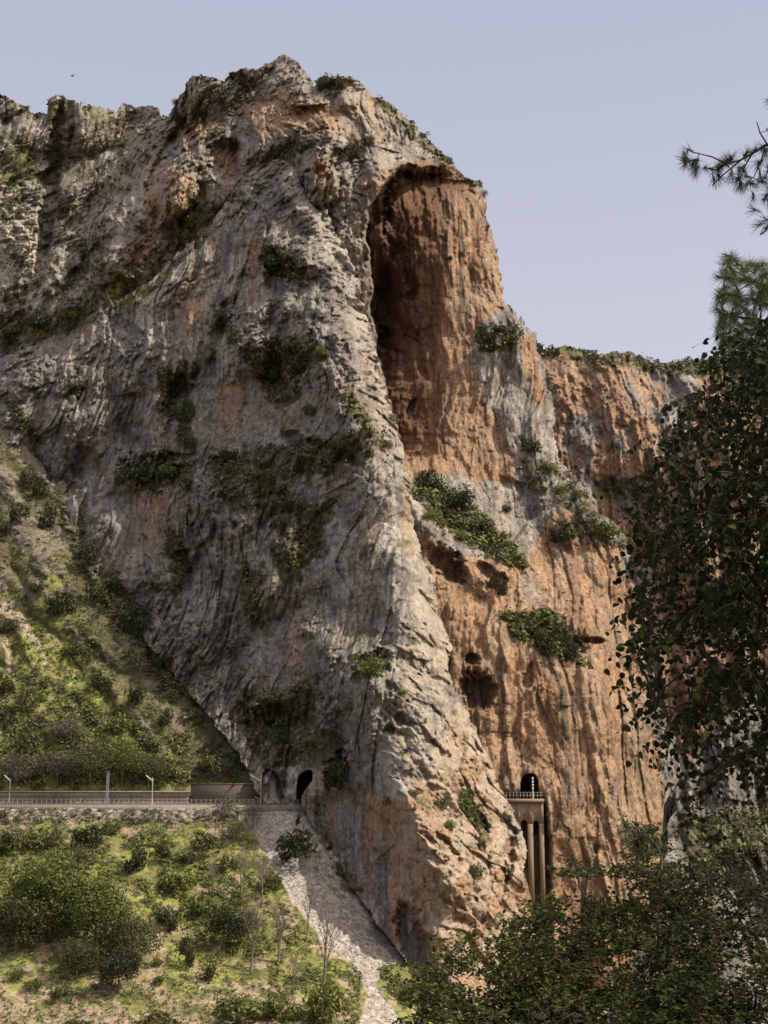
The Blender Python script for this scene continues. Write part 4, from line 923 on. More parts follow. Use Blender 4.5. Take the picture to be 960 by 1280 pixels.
# ------------------------------------------------------------------ trees in the middle distance
def limb_tree_wood(h, r, seed, n=9, spread=.5, up=.6, gen=2):
    g = np.random.default_rng(seed); mb = MB()
    t = np.linspace(0, 1, 6); lean = g.normal(size=2) * .05 * h
    tr = np.stack([lean[0] * t ** 1.5, lean[1] * t ** 1.5, h * t], 1)
    trunk = MB(); trunk.tube(tr, r * (1 - .8 * t), (.17, .14, .115), 6)
    def br(p, d, l, r, k):
        tt = np.linspace(0, 1, 4)[:, None]; q = p + d * l * tt + np.array([0, 0, l * .18]) * tt ** 2 + g.normal(size=(4, 3)) * l * .03 * tt
        mb.tube(q, r * (1 - .7 * tt[:, 0]), (.18, .15, .125), 4)
        if k > 0:
            for _ in range(3 + (k == gen)):
                f = g.uniform(.3, .95); a = q[0] + (q[-1] - q[0]) * f
                dd = d + g.normal(size=3) * .55; dd[2] = abs(dd[2]) * .8 + .25; dd /= np.linalg.norm(dd); br(a, dd, l * g.uniform(.4, .6), r * .5, k - 1)
    for i in range(n):
        f = .3 + .65 * i / n; p = np.array([np.interp(f, t, tr[:, 0]), np.interp(f, t, tr[:, 1]), h * f]); a = g.uniform(0, 6.28)
        d = np.array([math.cos(a) * spread, math.sin(a) * spread, up]); d /= np.linalg.norm(d)
        br(p, d, h * (.55 - .3 * f), r * .45 * (1 - f * .5), gen - 1)
    return trunk, mb
def mid_tree(L, u, v, w, h, kind, label, seed, group=None, dense=2600, leaf=.085, bare=False, lean=0):
    if dense > 1500: dense = int(dense * 1.9); leaf *= .76
    p, n = L.at(u, v); s = p[1] / F; H = h * s; W = w * s / 2
    t = empty('tree' if not bare else 'bare_tree', (p[0], p[1], p[2] - .15)); tag(t, label, 'tree', group)
    tk, br = limb_tree_wood(H * (.62 if not bare else .9), max(.06, H * .022), seed, 10 if not bare else 14, .7 if not bare else .38, .6 if not bare else .9, 3 if bare else 2)
    tk.build('trunk', M_WOOD, t); 
    br.build('branches', M_WOOD, t)
    if not bare or dense < 900:
        b, tp = KINDS[kind]
        vv, ff, cc = leaf_cloud(dense, (W * 1.1, W * .95, H * .62), leaf * (W + H * .5) * .55, b, tp, seed, 26)
        vv[:, 2] += H * .12
        mesh('crown', vv, ff, M_LEAF, cc, parent=t)
    return t
GT = 'trees of the thicket on the embankment'
mid_tree(EMB, 62, 1168, 118, 112, 'green', 'broad olive green tree forming the top of the thicket', 41, GT, 5200, .055)
mid_tree(EMB, 20, 1186, 80, 84, 'olive', 'grey green tree at the left edge of the thicket', 42, GT, 3600, .055)
mid_tree(EMB, 118, 1186, 92, 92, 'green', 'rounded green tree in the middle of the thicket, touching its broadest neighbour', 43, GT, 4200, .055)
mid_tree(EMB, 158, 1208, 78, 78, 'olive', 'olive tree on the right side of the thicket beside the dirt track', 44, GT, 3600, .055)
mid_tree(EMB, 148, 1240, 58, 66, 'dark', 'dark green tree at the lowest tip of the thicket', 45, GT, 3200, .055)
mid_tree(EMB, 96, 1218, 60, 50, 'olive', 'low olive tree filling the lower edge of the thicket', 46, GT, 2600, .06)
mid_tree(EMB, 92, 1098, 56, 50, 'olive', 'small yellowish tree just above the thicket', 47, GT, 2000, .06)
mid_tree(EMB, 280, 1188, 60, 66, 'dark', 'dark bushy tree in the middle of the embankment beside bare saplings', 48, None, 3000, .055)
GH = 'pale trees growing above the retaining wall'
for i, (u, v, w_, h_, k, l) in enumerate([
    (20, 984, 62, 50, 'grey', 'greyish leafless looking tree above the left end of the retaining wall'), (72, 982, 58, 58, 'grey', 'grey twiggy tree above the retaining wall, left of the lattice mast'),
    (112, 984, 60, 72, 'olive', 'tall pale olive tree directly behind the lattice mast'), (152, 983, 62, 70, 'green', 'yellow green tree on the hillside behind the tall bracket post'),
    (186, 984, 50, 52, 'olive', 'small yellow green tree at the right end of the hillside trees'), (88, 930, 46, 44, 'grey', 'brownish twiggy tree higher on the hillside, under the dark bushes')]):
    mid_tree(SLO, u, v, w_, h_, k, l, 60 + i, GH, 1900, .05)
mid_tree(EMB, 286, 1022, 52, 36, 'grey', 'pale young tree standing in front of the track beside the tunnel wall', 71, None, 850, .05)
mid_tree(EMB, 316, 1036, 38, 50, 'olive', 'thin pale young tree with flat crown at the top of the scree', 72, None, 700, .05)
mid_tree(EMB, 292, 1052, 40, 36, 'grey', 'sparse grey sapling at the top left edge of the scree', 73, None, 700, .055)
GB = 'bare saplings on the embankment'
for i, (u, v, w_, h_, l) in enumerate([
    (405, 1232, 40, 82, 'bare grey tree standing at the lower edge of the scree'), (314, 1214, 30, 82, 'bare forked sapling right of the dark bushy tree'), (384, 1168, 24, 52, 'thin bare sapling against the middle of the scree edge'),
    (328, 1134, 22, 60, 'thin bare sapling halfway down the embankment beside the scree'), (302, 1124, 20, 56, 'slender bare sapling left of the thin one beside the scree'), (348, 1202, 20, 60, 'slender bare sapling between the dark bushy tree and the scree'),
    (266, 1120, 18, 44, 'short bare sapling above the dark bushy tree'), (366, 1250, 18, 46, 'short bare sapling near the bottom of the embankment')]):
    mid_tree(EMB, u, v, w_, h_, 'grey', l, 80 + i, GB, 10, .05, bare=True)

# ------------------------------------------------------------------ bushes one can tell apart
B = [
 # embankment
 (EMB, 114, 1062, 46, 42, 'dark', 'large rounded dark bush just below the railway with bare twigs on top'), (EMB, 173, 1090, 34, 34, 'dark', 'round dark green bush standing alone right of the largest bush'),
 (EMB, 204, 1072, 26, 24, 'dark', 'smaller dark bush just right of the round lone bush'), (EMB, 258, 1062, 40, 28, 'olive', 'olive bush below the track, left of the scree head'), (EMB, 288, 1086, 32, 24, 'olive', 'pale olive bush beside the bright green patch near the scree'),
 (EMB, 204, 1156, 28, 26, 'dark', 'dark bush at the head of the dirt track, left one of a pair'), (EMB, 217, 1164, 16, 20, 'dark', 'small dark bush, right one of a pair at the dirt track'), (EMB, 232, 1206, 28, 36, 'dark', 'upright dark green bush right of the dirt track'),
 (EMB, 262, 1226, 20, 26, 'dark', 'dark narrow bush right of the dirt track, below the dark bushy tree'), (EMB, 100, 1290, 40, 20, 'dark', 'dark green bush cut by the bottom of the picture on the left'), (EMB, 196, 1292, 70, 38, 'olive', 'wide olive bush at the very bottom edge'),
 (EMB, 302, 1272, 74, 36, 'green', 'wide green bush near the bottom of the embankment'), (EMB, 350, 1272, 50, 36, 'green', 'leafy green bush beside the widest bush near the bottom'), (EMB, 408, 1274, 66, 50, 'bright', 'bright green bush at the lower end of the embankment by the gravel path'),
 (EMB, 140, 1038, 30, 16, 'olive', 'low olive bush right behind the largest dark bush'), (EMB, 30, 1060, 46, 30, 'olive', 'olive bush below the left end of the track'), (EMB, 8, 1064, 34, 26, 'dark', 'dark bush at the left edge below the railway'), (EMB, 68, 1060, 30, 26, 'olive', 'olive bush left of the largest dark bush'),
 (EMB, 226, 1110, 50, 30, 'green', 'spreading green bush in the upper middle of the embankment'), (EMB, 250, 1140, 44, 26, 'green', 'spreading green bush below the upper middle of the embankment'), (EMB, 340, 1108, 30, 24, 'olive', 'olive bush beside the left edge of the scree'),
 (EMB, 312, 1160, 30, 26, 'olive', 'olive bush at the foot of the thin bare saplings'), (EMB, 22, 1222, 22, 14, 'green', 'small green bush on pale soil under the left of the thicket'), (EMB, 44, 1236, 30, 18, 'green', 'green bush on pale soil below the thicket, left'), (EMB, 80, 1246, 34, 20, 'olive', 'olive bush on pale soil below the middle of the thicket'),
 (EMB, 196, 1206, 16, 12, 'green', 'tiny green bush on the bare dirt track'), (EMB, 200, 1228, 18, 12, 'green', 'tiny green bush lower on the bare dirt track'), (EMB, 374, 1074, 54, 52, 'dark', 'large dark domed bush alone on the upper scree'), (EMB, 373, 1031, 8, 14, 'dark', 'small dark upright bush above the domed bush on the scree'),
 (EMB, 412, 1062, 10, 9, 'dark', 'tiny dark bush at the rock foot right of the domed bush'), (EMB, 424, 1094, 12, 22, 'green', 'narrow green bush in the joint between scree and rock'), (EMB, 448, 1118, 14, 14, 'green', 'small green bush on the scree edge under the smooth rock wall'),
 (EMB, 508, 1248, 26, 20, 'olive', 'olive bush on the grass patch between scree and foreground leaves'), (EMB, 234, 1078, 20, 18, 'dark', 'small dark bush under the olive bush near the scree head'),
 # hillside
 (SLO, 12, 792, 30, 20, 'dark', 'dark flat bush beside the upper footpath at the left edge'), (SLO, 10, 866, 24, 20, 'dark', 'dark round bush beside the lower footpath at the left edge'), (SLO, 82, 770, 46, 42, 'dark', 'big dark bush in front of the highest hillside outcrop'),
 (SLO, 98, 822, 42, 26, 'olive', 'long olive bush on the hillside below the big dark bush'), (SLO, 128, 862, 34, 24, 'dark', 'dark bush in the middle of the hillside'), (SLO, 148, 914, 42, 28, 'green', 'rounded green bush above the small rock spur'), (SLO, 118, 752, 30, 32, 'dark', 'dark bush on the hillside rib beside the big dark bush'),
 (SLO, 168, 880, 22, 30, 'dark', 'dark narrow bush in the shaded gully'), (SLO, 24, 652, 28, 30, 'dark', 'dark bush on the upper hillside under the grey wall'), (SLO, 60, 664, 24, 40, 'dark', 'tall dark bush on the upper hillside rib'), (SLO, 38, 610, 26, 30, 'dark', 'dark bush high in the gully head'), (SLO, 4, 672, 20, 30, 'dark', 'dark bush at the left edge of the upper hillside'),
 (SLO, 50, 622, 24, 28, 'dark', 'dark bush against the foot of the grey wall, highest on the hillside'), (SLO, 114, 706, 24, 34, 'dark', 'dark bush tucked at the foot of the pale grey pillar'), (SLO, 140, 742, 26, 30, 'dark', 'dark bush at the wall foot right of the pale grey pillar'), (SLO, 170, 792, 44, 42, 'dark', 'large dark bush at the wall foot in the gully'),
 (SLO, 208, 836, 38, 34, 'dark', 'dark bush at the wall foot below the largest gully bush'), (SLO, 250, 882, 28, 24, 'dark', 'dark bush at the wall foot above the bright green strip'), (SLO, 264, 964, 40, 26, 'olive', 'olive bush above the dark tunnel wall'), (SLO, 206, 972, 44, 20, 'olive', 'low olive bush at the right end of the retaining wall'),
 (SLO, 40, 936, 40, 30, 'olive', 'dull olive bush on the lower hillside left'), (SLO, 60, 962, 34, 22, 'dark', 'dark bush low on the hillside above the retaining wall'), (SLO, 188, 940, 30, 22, 'olive', 'olive bush under the small rock spur'), (SLO, 176, 962, 40, 26, 'green', 'green bush near the tall bracket post'), (SLO, 34, 890, 30, 40, 'olive', 'tall dull bush on the sunny hillside meadow'),
 (SLO, 48, 740, 22, 18, 'dark', 'dark bush left of the big dark hillside bush'), (SLO, 106, 796, 18, 14, 'olive', 'small olive bush above the long olive one'), (SLO, 208, 906, 20, 22, 'dark', 'dark bush in the lower gully'), (SLO, 244, 900, 20, 16, 'olive', 'small olive bush in the gully floor'), (SLO, 310, 962, 24, 20, 'dark', 'dark bush at the hillside corner by the small adit'),
 # crag
 (FRT, 421, 986, 34, 40, 'dark', 'dense dark green bush on the rock right of the railway tunnel'), (FRT, 466, 842, 36, 28, 'green', 'green bush on the ledge behind the sunlit ridge'), (FRT, 476, 836, 18, 16, 'bright', 'bright yellow green bush on the ledge behind the sunlit ridge'),
 (FRT, 345, 478, 28, 32, 'dark', 'dark tree like bush in the high hollow of the grey face'), (FRT, 372, 470, 34, 24, 'dark', 'broad dark bush in the high hollow, right of the tree like one'), (FRT, 400, 448, 26, 20, 'green', 'green bush at the upper rim of the high hollow'), (FRT, 322, 470, 24, 20, 'olive', 'olive bush at the left end of the high hollow'),
 (FRT, 214, 496, 40, 30, 'dark', 'dark bush at the top of the left vertical gully of the grey face'), (FRT, 232, 528, 26, 40, 'dark', 'dark bush in the middle of the left vertical gully'), (FRT, 236, 566, 22, 28, 'dark', 'dark bush at the foot of the left vertical gully'),
 (FRT, 180, 604, 50, 34, 'dark', 'wide dark bush on the ledge above the pale pillar'), (FRT, 208, 596, 34, 22, 'green', 'green bush on the right of the ledge above the pale pillar'), (FRT, 155, 606, 24, 26, 'dark', 'dark bush on the left end of the ledge above the pale pillar'), (FRT, 92, 490, 32, 18, 'dark', 'dark flat bush on the upper left of the grey wall'),
 (FRT, 348, 338, 34, 28, 'dark', 'dark bush in the hollow below the pale summit slabs'), (FRT, 276, 412, 18, 26, 'dark', 'dark bush in the crack left of the face centre'), (FRT, 388, 520, 24, 20, 'olive', 'olive bush on the sloping ledge right of centre'), (FRT, 430, 560, 40, 20, 'olive', 'wide olive bush on the sloping ledge near the ridge'), (FRT, 455, 572, 26, 18, 'dark', 'dark bush at the right end of the sloping ledge near the ridge'),
 (FRT, 290, 576, 30, 20, 'dark', 'dark bush on the left of the long middle ledge'), (FRT, 330, 602, 34, 18, 'olive', 'olive bush on the long middle ledge'), (FRT, 340, 690, 14, 14, 'dark', 'small dark bush below the long middle ledge'), (FRT, 370, 726, 20, 18, 'olive', 'olive bush on the lower face'), (FRT, 358, 640, 24, 18, 'dark', 'dark bush under the middle ledge'),
 (FRT, 581, 1010, 20, 30, 'green', 'green bush in the cleft of the sunlit ridge, upper'), (FRT, 594, 1034, 18, 30, 'olive', 'olive bush in the cleft of the sunlit ridge, middle'), (FRT, 602, 1064, 12, 24, 'olive', 'narrow olive bush in the cleft of the sunlit ridge, lowest'), (FRT, 550, 1010, 22, 18, 'olive', 'olive bush on the sunlit ridge left of the cleft'),
 (FRT, 562, 1038, 18, 18, 'green', 'small green bush on the sunlit ridge below the others'), (FRT, 488, 916, 12, 20, 'dark', 'dark narrow bush in a crack high on the sunlit ridge'), (FRT, 503, 868, 18, 8, 'green', 'flat green bush on the sunlit ridge crest'), (FRT, 518, 994, 20, 10, 'green', 'flat green bush on the shoulder of the sunlit ridge'),
 (FRT, 486, 1006, 22, 12, 'olive', 'flat olive bush above the smooth orange wall'), (FRT, 596, 1096, 26, 22, 'olive', 'olive bush low on the sunlit ridge'), (FRT, 440, 470, 16, 10, 'green', 'small green bush on the ridge crest near the alcove'), (FRT, 490, 528, 20, 16, 'bright', 'light green bush on the ridge crest halfway up'), (FRT, 484, 560, 24, 14, 'olive', 'olive bush on the ridge crest under the light green one'),
 (FRT, 380, 868, 40, 14, 'dark', 'flat dark bush under the lowest pale band of the face'), (FRT, 334, 880, 34, 16, 'dark', 'flat dark bush left under the lowest pale band'), (FRT, 350, 930, 26, 20, 'dark', 'dark bush on the broken rock above the tunnel'), (FRT, 222, 700, 16, 36, 'dark', 'dark bush in the long crack of the lower left face'),
 # mountain
 (MT, 439, 196, 26, 20, 'dark', 'dark bush on the grey pillar below the summit'), (MT, 406, 112, 26, 18, 'dark', 'dark bush in the notch between the two summits'), (MT, 272, 128, 18, 14, 'dark', 'dark bush below the left summit'), (MT, 250, 146, 26, 14, 'dark', 'dark bush on the diagonal ledge of the left summit'), (MT, 308, 112, 20, 30, 'dark', 'dark bush in the crack right of the left summit'),
 (MT, 222, 156, 22, 24, 'dark', 'dark bush in the saddle left of the summit'), (MT, 246, 284, 30, 24, 'green', 'green bush on the top of the grassy ramp'), (MT, 232, 300, 20, 16, 'bright', 'light green bush on the grassy ramp'), (MT, 48, 416, 46, 30, 'dark', 'dark bush at the left end of the grassy ramp'), (MT, 84, 400, 30, 18, 'green', 'green bush on the left part of the grassy ramp'),
 (MT, 20, 420, 28, 20, 'green', 'green bush at the left edge below the gravel chute'), (MT, 8, 432, 20, 20, 'dark', 'dark bush at the very left below the gravel chute'), (MT, 50, 286, 14, 14, 'dark', 'small dark bush beside the gravel chute'), (MT, 26, 226, 26, 12, 'dark', 'dark flat bush at the top of the gravel chute'), (MT, 80, 268, 22, 22, 'dark', 'dark bush right of the gravel chute'),
 (MT, 60, 372, 20, 16, 'dark', 'dark bush at the lower end of the gravel chute'), (MT, 605, 440, 28, 34, 'dark', 'dark tree like bush on the shoulder right of the alcove'), (MT, 640, 434, 24, 24, 'green', 'green bush on the shoulder beside the small spire'), (MT, 620, 416, 22, 10, 'dark', 'flat dark bush on top of the shoulder right of the alcove'),
 (MT, 535, 612, 40, 28, 'dark', 'dark bush at the left of the green shelf under the alcove'), (MT, 570, 636, 46, 34, 'dark', 'dark bush in the middle of the green shelf under the alcove'), (MT, 600, 664, 36, 26, 'olive', 'olive bush at the right end of the green shelf under the alcove'), (MT, 540, 650, 24, 14, 'bright', 'bright green bush on the rim of the green shelf'), (MT, 576, 676, 22, 14, 'bright', 'bright green bush lower on the rim of the green shelf'),
 (MT, 634, 640, 14, 14, 'dark', 'small dark bush in a hole right of the green shelf'), (MT, 622, 744, 26, 26, 'dark', 'dark bush in the round hollow of the orange wall'), (MT, 660, 794, 40, 26, 'dark', 'dark bush left in the big hanging thicket on the orange wall'), (MT, 690, 812, 52, 40, 'dark', 'largest dark bush of the hanging thicket on the orange wall'), (MT, 714, 824, 30, 24, 'dark', 'dark bush at the right tip of the hanging thicket'),
 (MT, 642, 784, 20, 16, 'olive', 'olive bush at the left tip of the hanging thicket'), (MT, 664, 566, 26, 24, 'dark', 'dark bush at the top of the right hand shelf'), (MT, 682, 590, 30, 14, 'bright', 'bright green bush on the right hand shelf'), (MT, 700, 618, 20, 18, 'green', 'green bush below the bright one on the right hand shelf'), (MT, 722, 622, 18, 14, 'green', 'green bush at the outer end of the right hand shelf'),
 (MT, 706, 678, 40, 26, 'dark', 'dark bush under the right hand shelf'), (MT, 750, 672, 44, 28, 'green', 'broad green bush on the outer corner beside the broadleaf tree'), (MT, 744, 1003, 12, 10, 'dark', 'small dark bush right of the viaduct tunnel'), (MT, 748, 1062, 12, 8, 'dark', 'tiny dark bush low on the orange wall'), (MT, 798, 1072, 30, 40, 'dark', 'dark bush in the niche above the foreground leaves'),
 (MT, 562, 326, 10, 10, 'dark', 'tiny dark bush on the right wall of the alcove'), (MT, 503, 372, 12, 10, 'dark', 'tiny dark bush in the dark back of the alcove'),
]
for (L, u, v, w_, h_, k, lab) in B: shrub(L, u, v, w_, h_, k, lab, 'bushes on the cliffs and slopes')
# small trees against the sky
for (u, v, h_, w_, l, sd) in [(219, 134, 19, 13, 'tiny wind bent tree on the saddle skyline left of the summit', 1), (606, 246, 13, 11, 'tiny tree jutting from the skyline above the alcove', 2), (610, 286, 9, 8, 'tiny tree on the right edge of the alcove wall', 3), (62, 128, 9, 10, 'tiny tree on the left skyline tower', 4), (111, 140, 9, 7, 'tiny tree on the left skyline ridge', 5)]:
    mid_tree(MT, u, v, w_, h_, 'dark', l, 200 + sd, 'small trees on the skyline', 320, .09)
# ------------------------------------------------------------------ bird
bp_ = P(90, 95, 260); bd = empty('bird', bp_); tag(bd, 'distant dark bird soaring above the left ridge', 'bird')
g = MB(); g.tube([(-.28, 0, .05), (-.1, 0, 0), (.15, 0, -.02), (.33, 0, -.06)], [.02, .11, .09, .03], (.03, .028, .026), 6); g.build('body', M_WOOD, bd)
for s_ in (-1, 1):
    g = MB(); g.add([(-.12, 0, .02), (.14, 0, .02), (.06 - .1, s_ * .75, .3), (-.16, s_ * .7, .3), (-.12, 0, -.01), (.14, 0, -.01), (-.04, s_ * .75, .28), (-.16, s_ * .7, .28)],
                     [(0, 1, 2, 3), (4, 7, 6, 5), (0, 3, 7, 4), (1, 5, 6, 2), (3, 2, 6, 7)], (.03, .028, .026)); g.build('wing', M_WOOD, bd)
bd.rotation_euler = (.3, .25, .9)
# ------------------------------------------------------------------ near trees
def leaf_ovals(base, dirn, nrm, ln, wd, cols):
    """real leaf outlines: two quads meeting in a folded midrib"""
    n = len(base); dirn = dirn / (np.linalg.norm(dirn, axis=1)[:, None] + 1e-9)
    sd = np.cross(dirn, nrm); sd /= np.linalg.norm(sd, axis=1)[:, None] + 1e-9; up = np.cross(sd, dirn)
    l = ln[:, None]; w = wd[:, None]
    v = np.stack([base, base + dirn * l * .22 + sd * w * .46 + up * w * .12, base + dirn * l * .62 + sd * w * .42 + up * w * .12, base + dirn * l,
                  base + dirn * l * .62 - sd * w * .42 + up * w * .12, base + dirn * l * .22 - sd * w * .46 + up * w * .12], 1)
    i = np.arange(n)[:, None] * 6
    f = np.concatenate([i + np.array([0, 1, 2, 3]), i + np.array([0, 3, 4, 5])])
    return v.reshape(-1, 3), f, np.repeat(cols, 6, axis=0)
def wood_graph(roots, seeds, r0=.0028, p=.5, droop=.0):
    """roots: polylines (lists of points) already wood; seeds joined to the nearest wood, nearest first. Returns MB"""
    pts = []; par = []
    for pl in roots:
        for i, q in enumerate(pl):
            pts.append(np.array(q, float)); par.append(-1 if i == 0 else len(pts) - 2)
    nroot = len(pts)
    seeds = np.array(seeds); base = np.array(pts)
    d = np.min(np.linalg.norm(seeds[:, None] - base[None], axis=2), axis=1); order = np.argsort(d)
    A = np.zeros((nroot + len(seeds), 3)); A[:nroot] = base; m = nroot
    for k in order:
        dd = np.linalg.norm(A[:m] - seeds[k], axis=1); j = int(np.argmin(dd)); A[m] = seeds[k]; par.append(j); m += 1
    cnt = np.ones(m)
    for i in range(m - 1, nroot - 1, -1): cnt[par[i]] += cnt[i]
    mb = MB()
    g = np.random.default_rng(5)
    for i in range(nroot, m):
        a, b = A[par[i]], A[i]; mid = (a + b) / 2 + g.normal(size=3) * np.linalg.norm(b - a) * .09 + np.array([0, 0, .08]) * np.linalg.norm(b - a)
        r = r0 * cnt[i] ** p; ra = r0 * min(cnt[par[i]], cnt[i] * 1.6 + 1) ** p
        mb.tube([a, mid, b], [ra, (r + ra) / 2, r], (.05, .042, .034), 4)
    return mb, A[nroot:m], np.array(par[nroot:m]), A
def noisy_pts(poly, n, d0, d1, g, lo=.0, sc=26, sd=5):
    pa = np.array(poly, float); a0, b0 = pa.min(0); a1, b1 = pa.max(0)
    u = g.uniform(a0, a1, n * 8); v = g.uniform(b0, b1, n * 8); k = inpoly(poly, u, v) & (fbm(u / sc, v / sc, sd, 3) > lo)
    u, v = u[k][:n], v[k][:n]; d = g.uniform(d0, d1, len(u)); a, b = ray(u, v); return np.stack([a * d, d, b * d], 1), u, v
# --- broadleaf tree at the right edge
g = np.random.default_rng(77)
BL = [(905, 428), (925, 408), (950, 398), (990, 380), (1060, 360), (1180, 380), (1240, 600), (1200, 900), (1080, 1020), (985, 1010), (950, 985), (925, 962), (900, 975), (880, 1020), (862, 1030), (846, 1020), (848, 1000), (872, 982), (866, 950), (848, 945), (822, 925), (806, 885), (808, 850),
      (790, 815), (794, 775), (786, 745), (800, 715), (786, 685), (800, 655), (788, 630), (784, 600), (796, 572), (820, 562), (812, 542), (838, 528), (858, 515), (852, 500), (880, 482), (898, 470), (888, 450)]
tx, ty = P(1150, 700, 12.6)[:2]; gz0 = GZ(tx, ty)
bt = empty('broadleaf_tree', (tx, ty, gz0)); tag(bt, 'dark leafy broadleaf tree hanging into the picture from the right edge', 'tree')
sd_, su, sv = noisy_pts(BL, 4200, 11.0, 13.9, g, .42, 22, 9)
edge = np.array([min(1, max(0, (x - 780) / 170)) for x in su]); keep = g.random(len(sd_)) < (.34 + .8 * edge) * (1 - .6 * (sv > 880) * (su < 1000)); sd_, su, sv = sd_[keep], su[keep], sv[keep]
trunk = [(tx, ty, gz0 - .3), (tx + .1, ty, gz0 + 2), (tx - .05, ty + .1, gz0 + 4), tuple(P(1140, 760, 12.6)), tuple(P(1130, 600, 12.7)), tuple(P(1120, 480, 12.7)), tuple(P(1110, 420, 12.6))]
tm = MB(); tm.tube(trunk, [.26, .22, .19, .16, .11, .07, .03], (.07, .06, .05), 9); o = tm.build('trunk', M_NEARWOOD, bt); o.location = (-tx, -ty, -gz0)
limbs = [[(1135, 690), (1050, 610), (1000, 575), (960, 568), (940, 577), (925, 592), (910, 599), (892, 594), (870, 599), (848, 610), (824, 621)], [(942, 574), (930, 558), (920, 549), (902, 553), (876, 562), (850, 574)],
         [(1135, 760), (1060, 700), (1000, 665), (950, 655), (900, 650), (868, 668), (850, 686)], [(1130, 560), (1060, 500), (1000, 470), (950, 455), (920, 448)], [(1138, 820), (1060, 800), (1000, 790), (940, 800), (880, 820), (830, 860)],
         [(1138, 860), (1060, 880), (1000, 900), (950, 930), (900, 960), (872, 1000)], [(1120, 480), (1060, 430), (1000, 420), (960, 415)], [(1138, 780), (1050, 750), (980, 740), (900, 740), (840, 750), (806, 770)]]
lm = MB(); roots = []
for i, l in enumerate(limbs):
    q = [P(u, v, 12.5 - .25 * math.sin(k * .8 + i)) for k, (u, v) in enumerate(l)]; roots.append(q)
    lm.tube(q, np.linspace(.042 if i != 1 else .02, .009, len(q)), (.055, .046, .038), 6)
wg, SP, PR, AA = wood_graph(roots, sd_, .0024, .45)
o = lm.build('limbs', M_NEARWOOD, bt); o.location = (-tx, -ty, -gz0)
bs, ds, ns, ln, cl = [], [], [], [], []
tw = MB()
for p in SP:
    L_ = g.uniform(.14, .40); hd = np.array([g.normal() * .5 - .25, g.normal() * .45, -.9 + 1.0 * g.random()]); hd /= np.linalg.norm(hd)
    if g.random() < .3: hd = np.array([-.8 + g.normal() * .3, g.normal() * .3, -.1 + g.normal() * .3])
    n = int(L_ / .045); t = np.linspace(0, 1, n)[:, None]; q = p + hd * L_ * t + np.array([0, 0, -.12]) * t ** 2
    tw.tube(q[[0, n // 2, n - 1]], [.0028, .002, .0012], (.06, .055, .03), 3)
    for k in range(n):
        sdv = g.normal(size=3); sdv[2] = -.55 - abs(sdv[2]) * .6; bs.append(q[k]); ds.append(sdv); ns.append(g.normal(size=3) + np.array([0, -.3, .5])); ln.append(g.uniform(.045, .088))
        cl.append(np.array((.016, .022, .008)) + np.array((.06, .07, .018)) * g.random() ** 4)
ln = np.array(ln); v_, f_, c_ = leaf_ovals(np.array(bs), np.array(ds), np.array(ns), ln, ln * .8, np.array(cl))
o = mesh('foliage', v_, f_, M_BIGLEAF, c_, parent=bt); o.location = (-tx, -ty, -gz0)
wg.v += tw.v; wg.f += [a + wg.n for a in tw.f]; wg.c += tw.c
o = wg.build('twigs', M_NEARWOOD, bt); o.location = (-tx, -ty, -gz0)
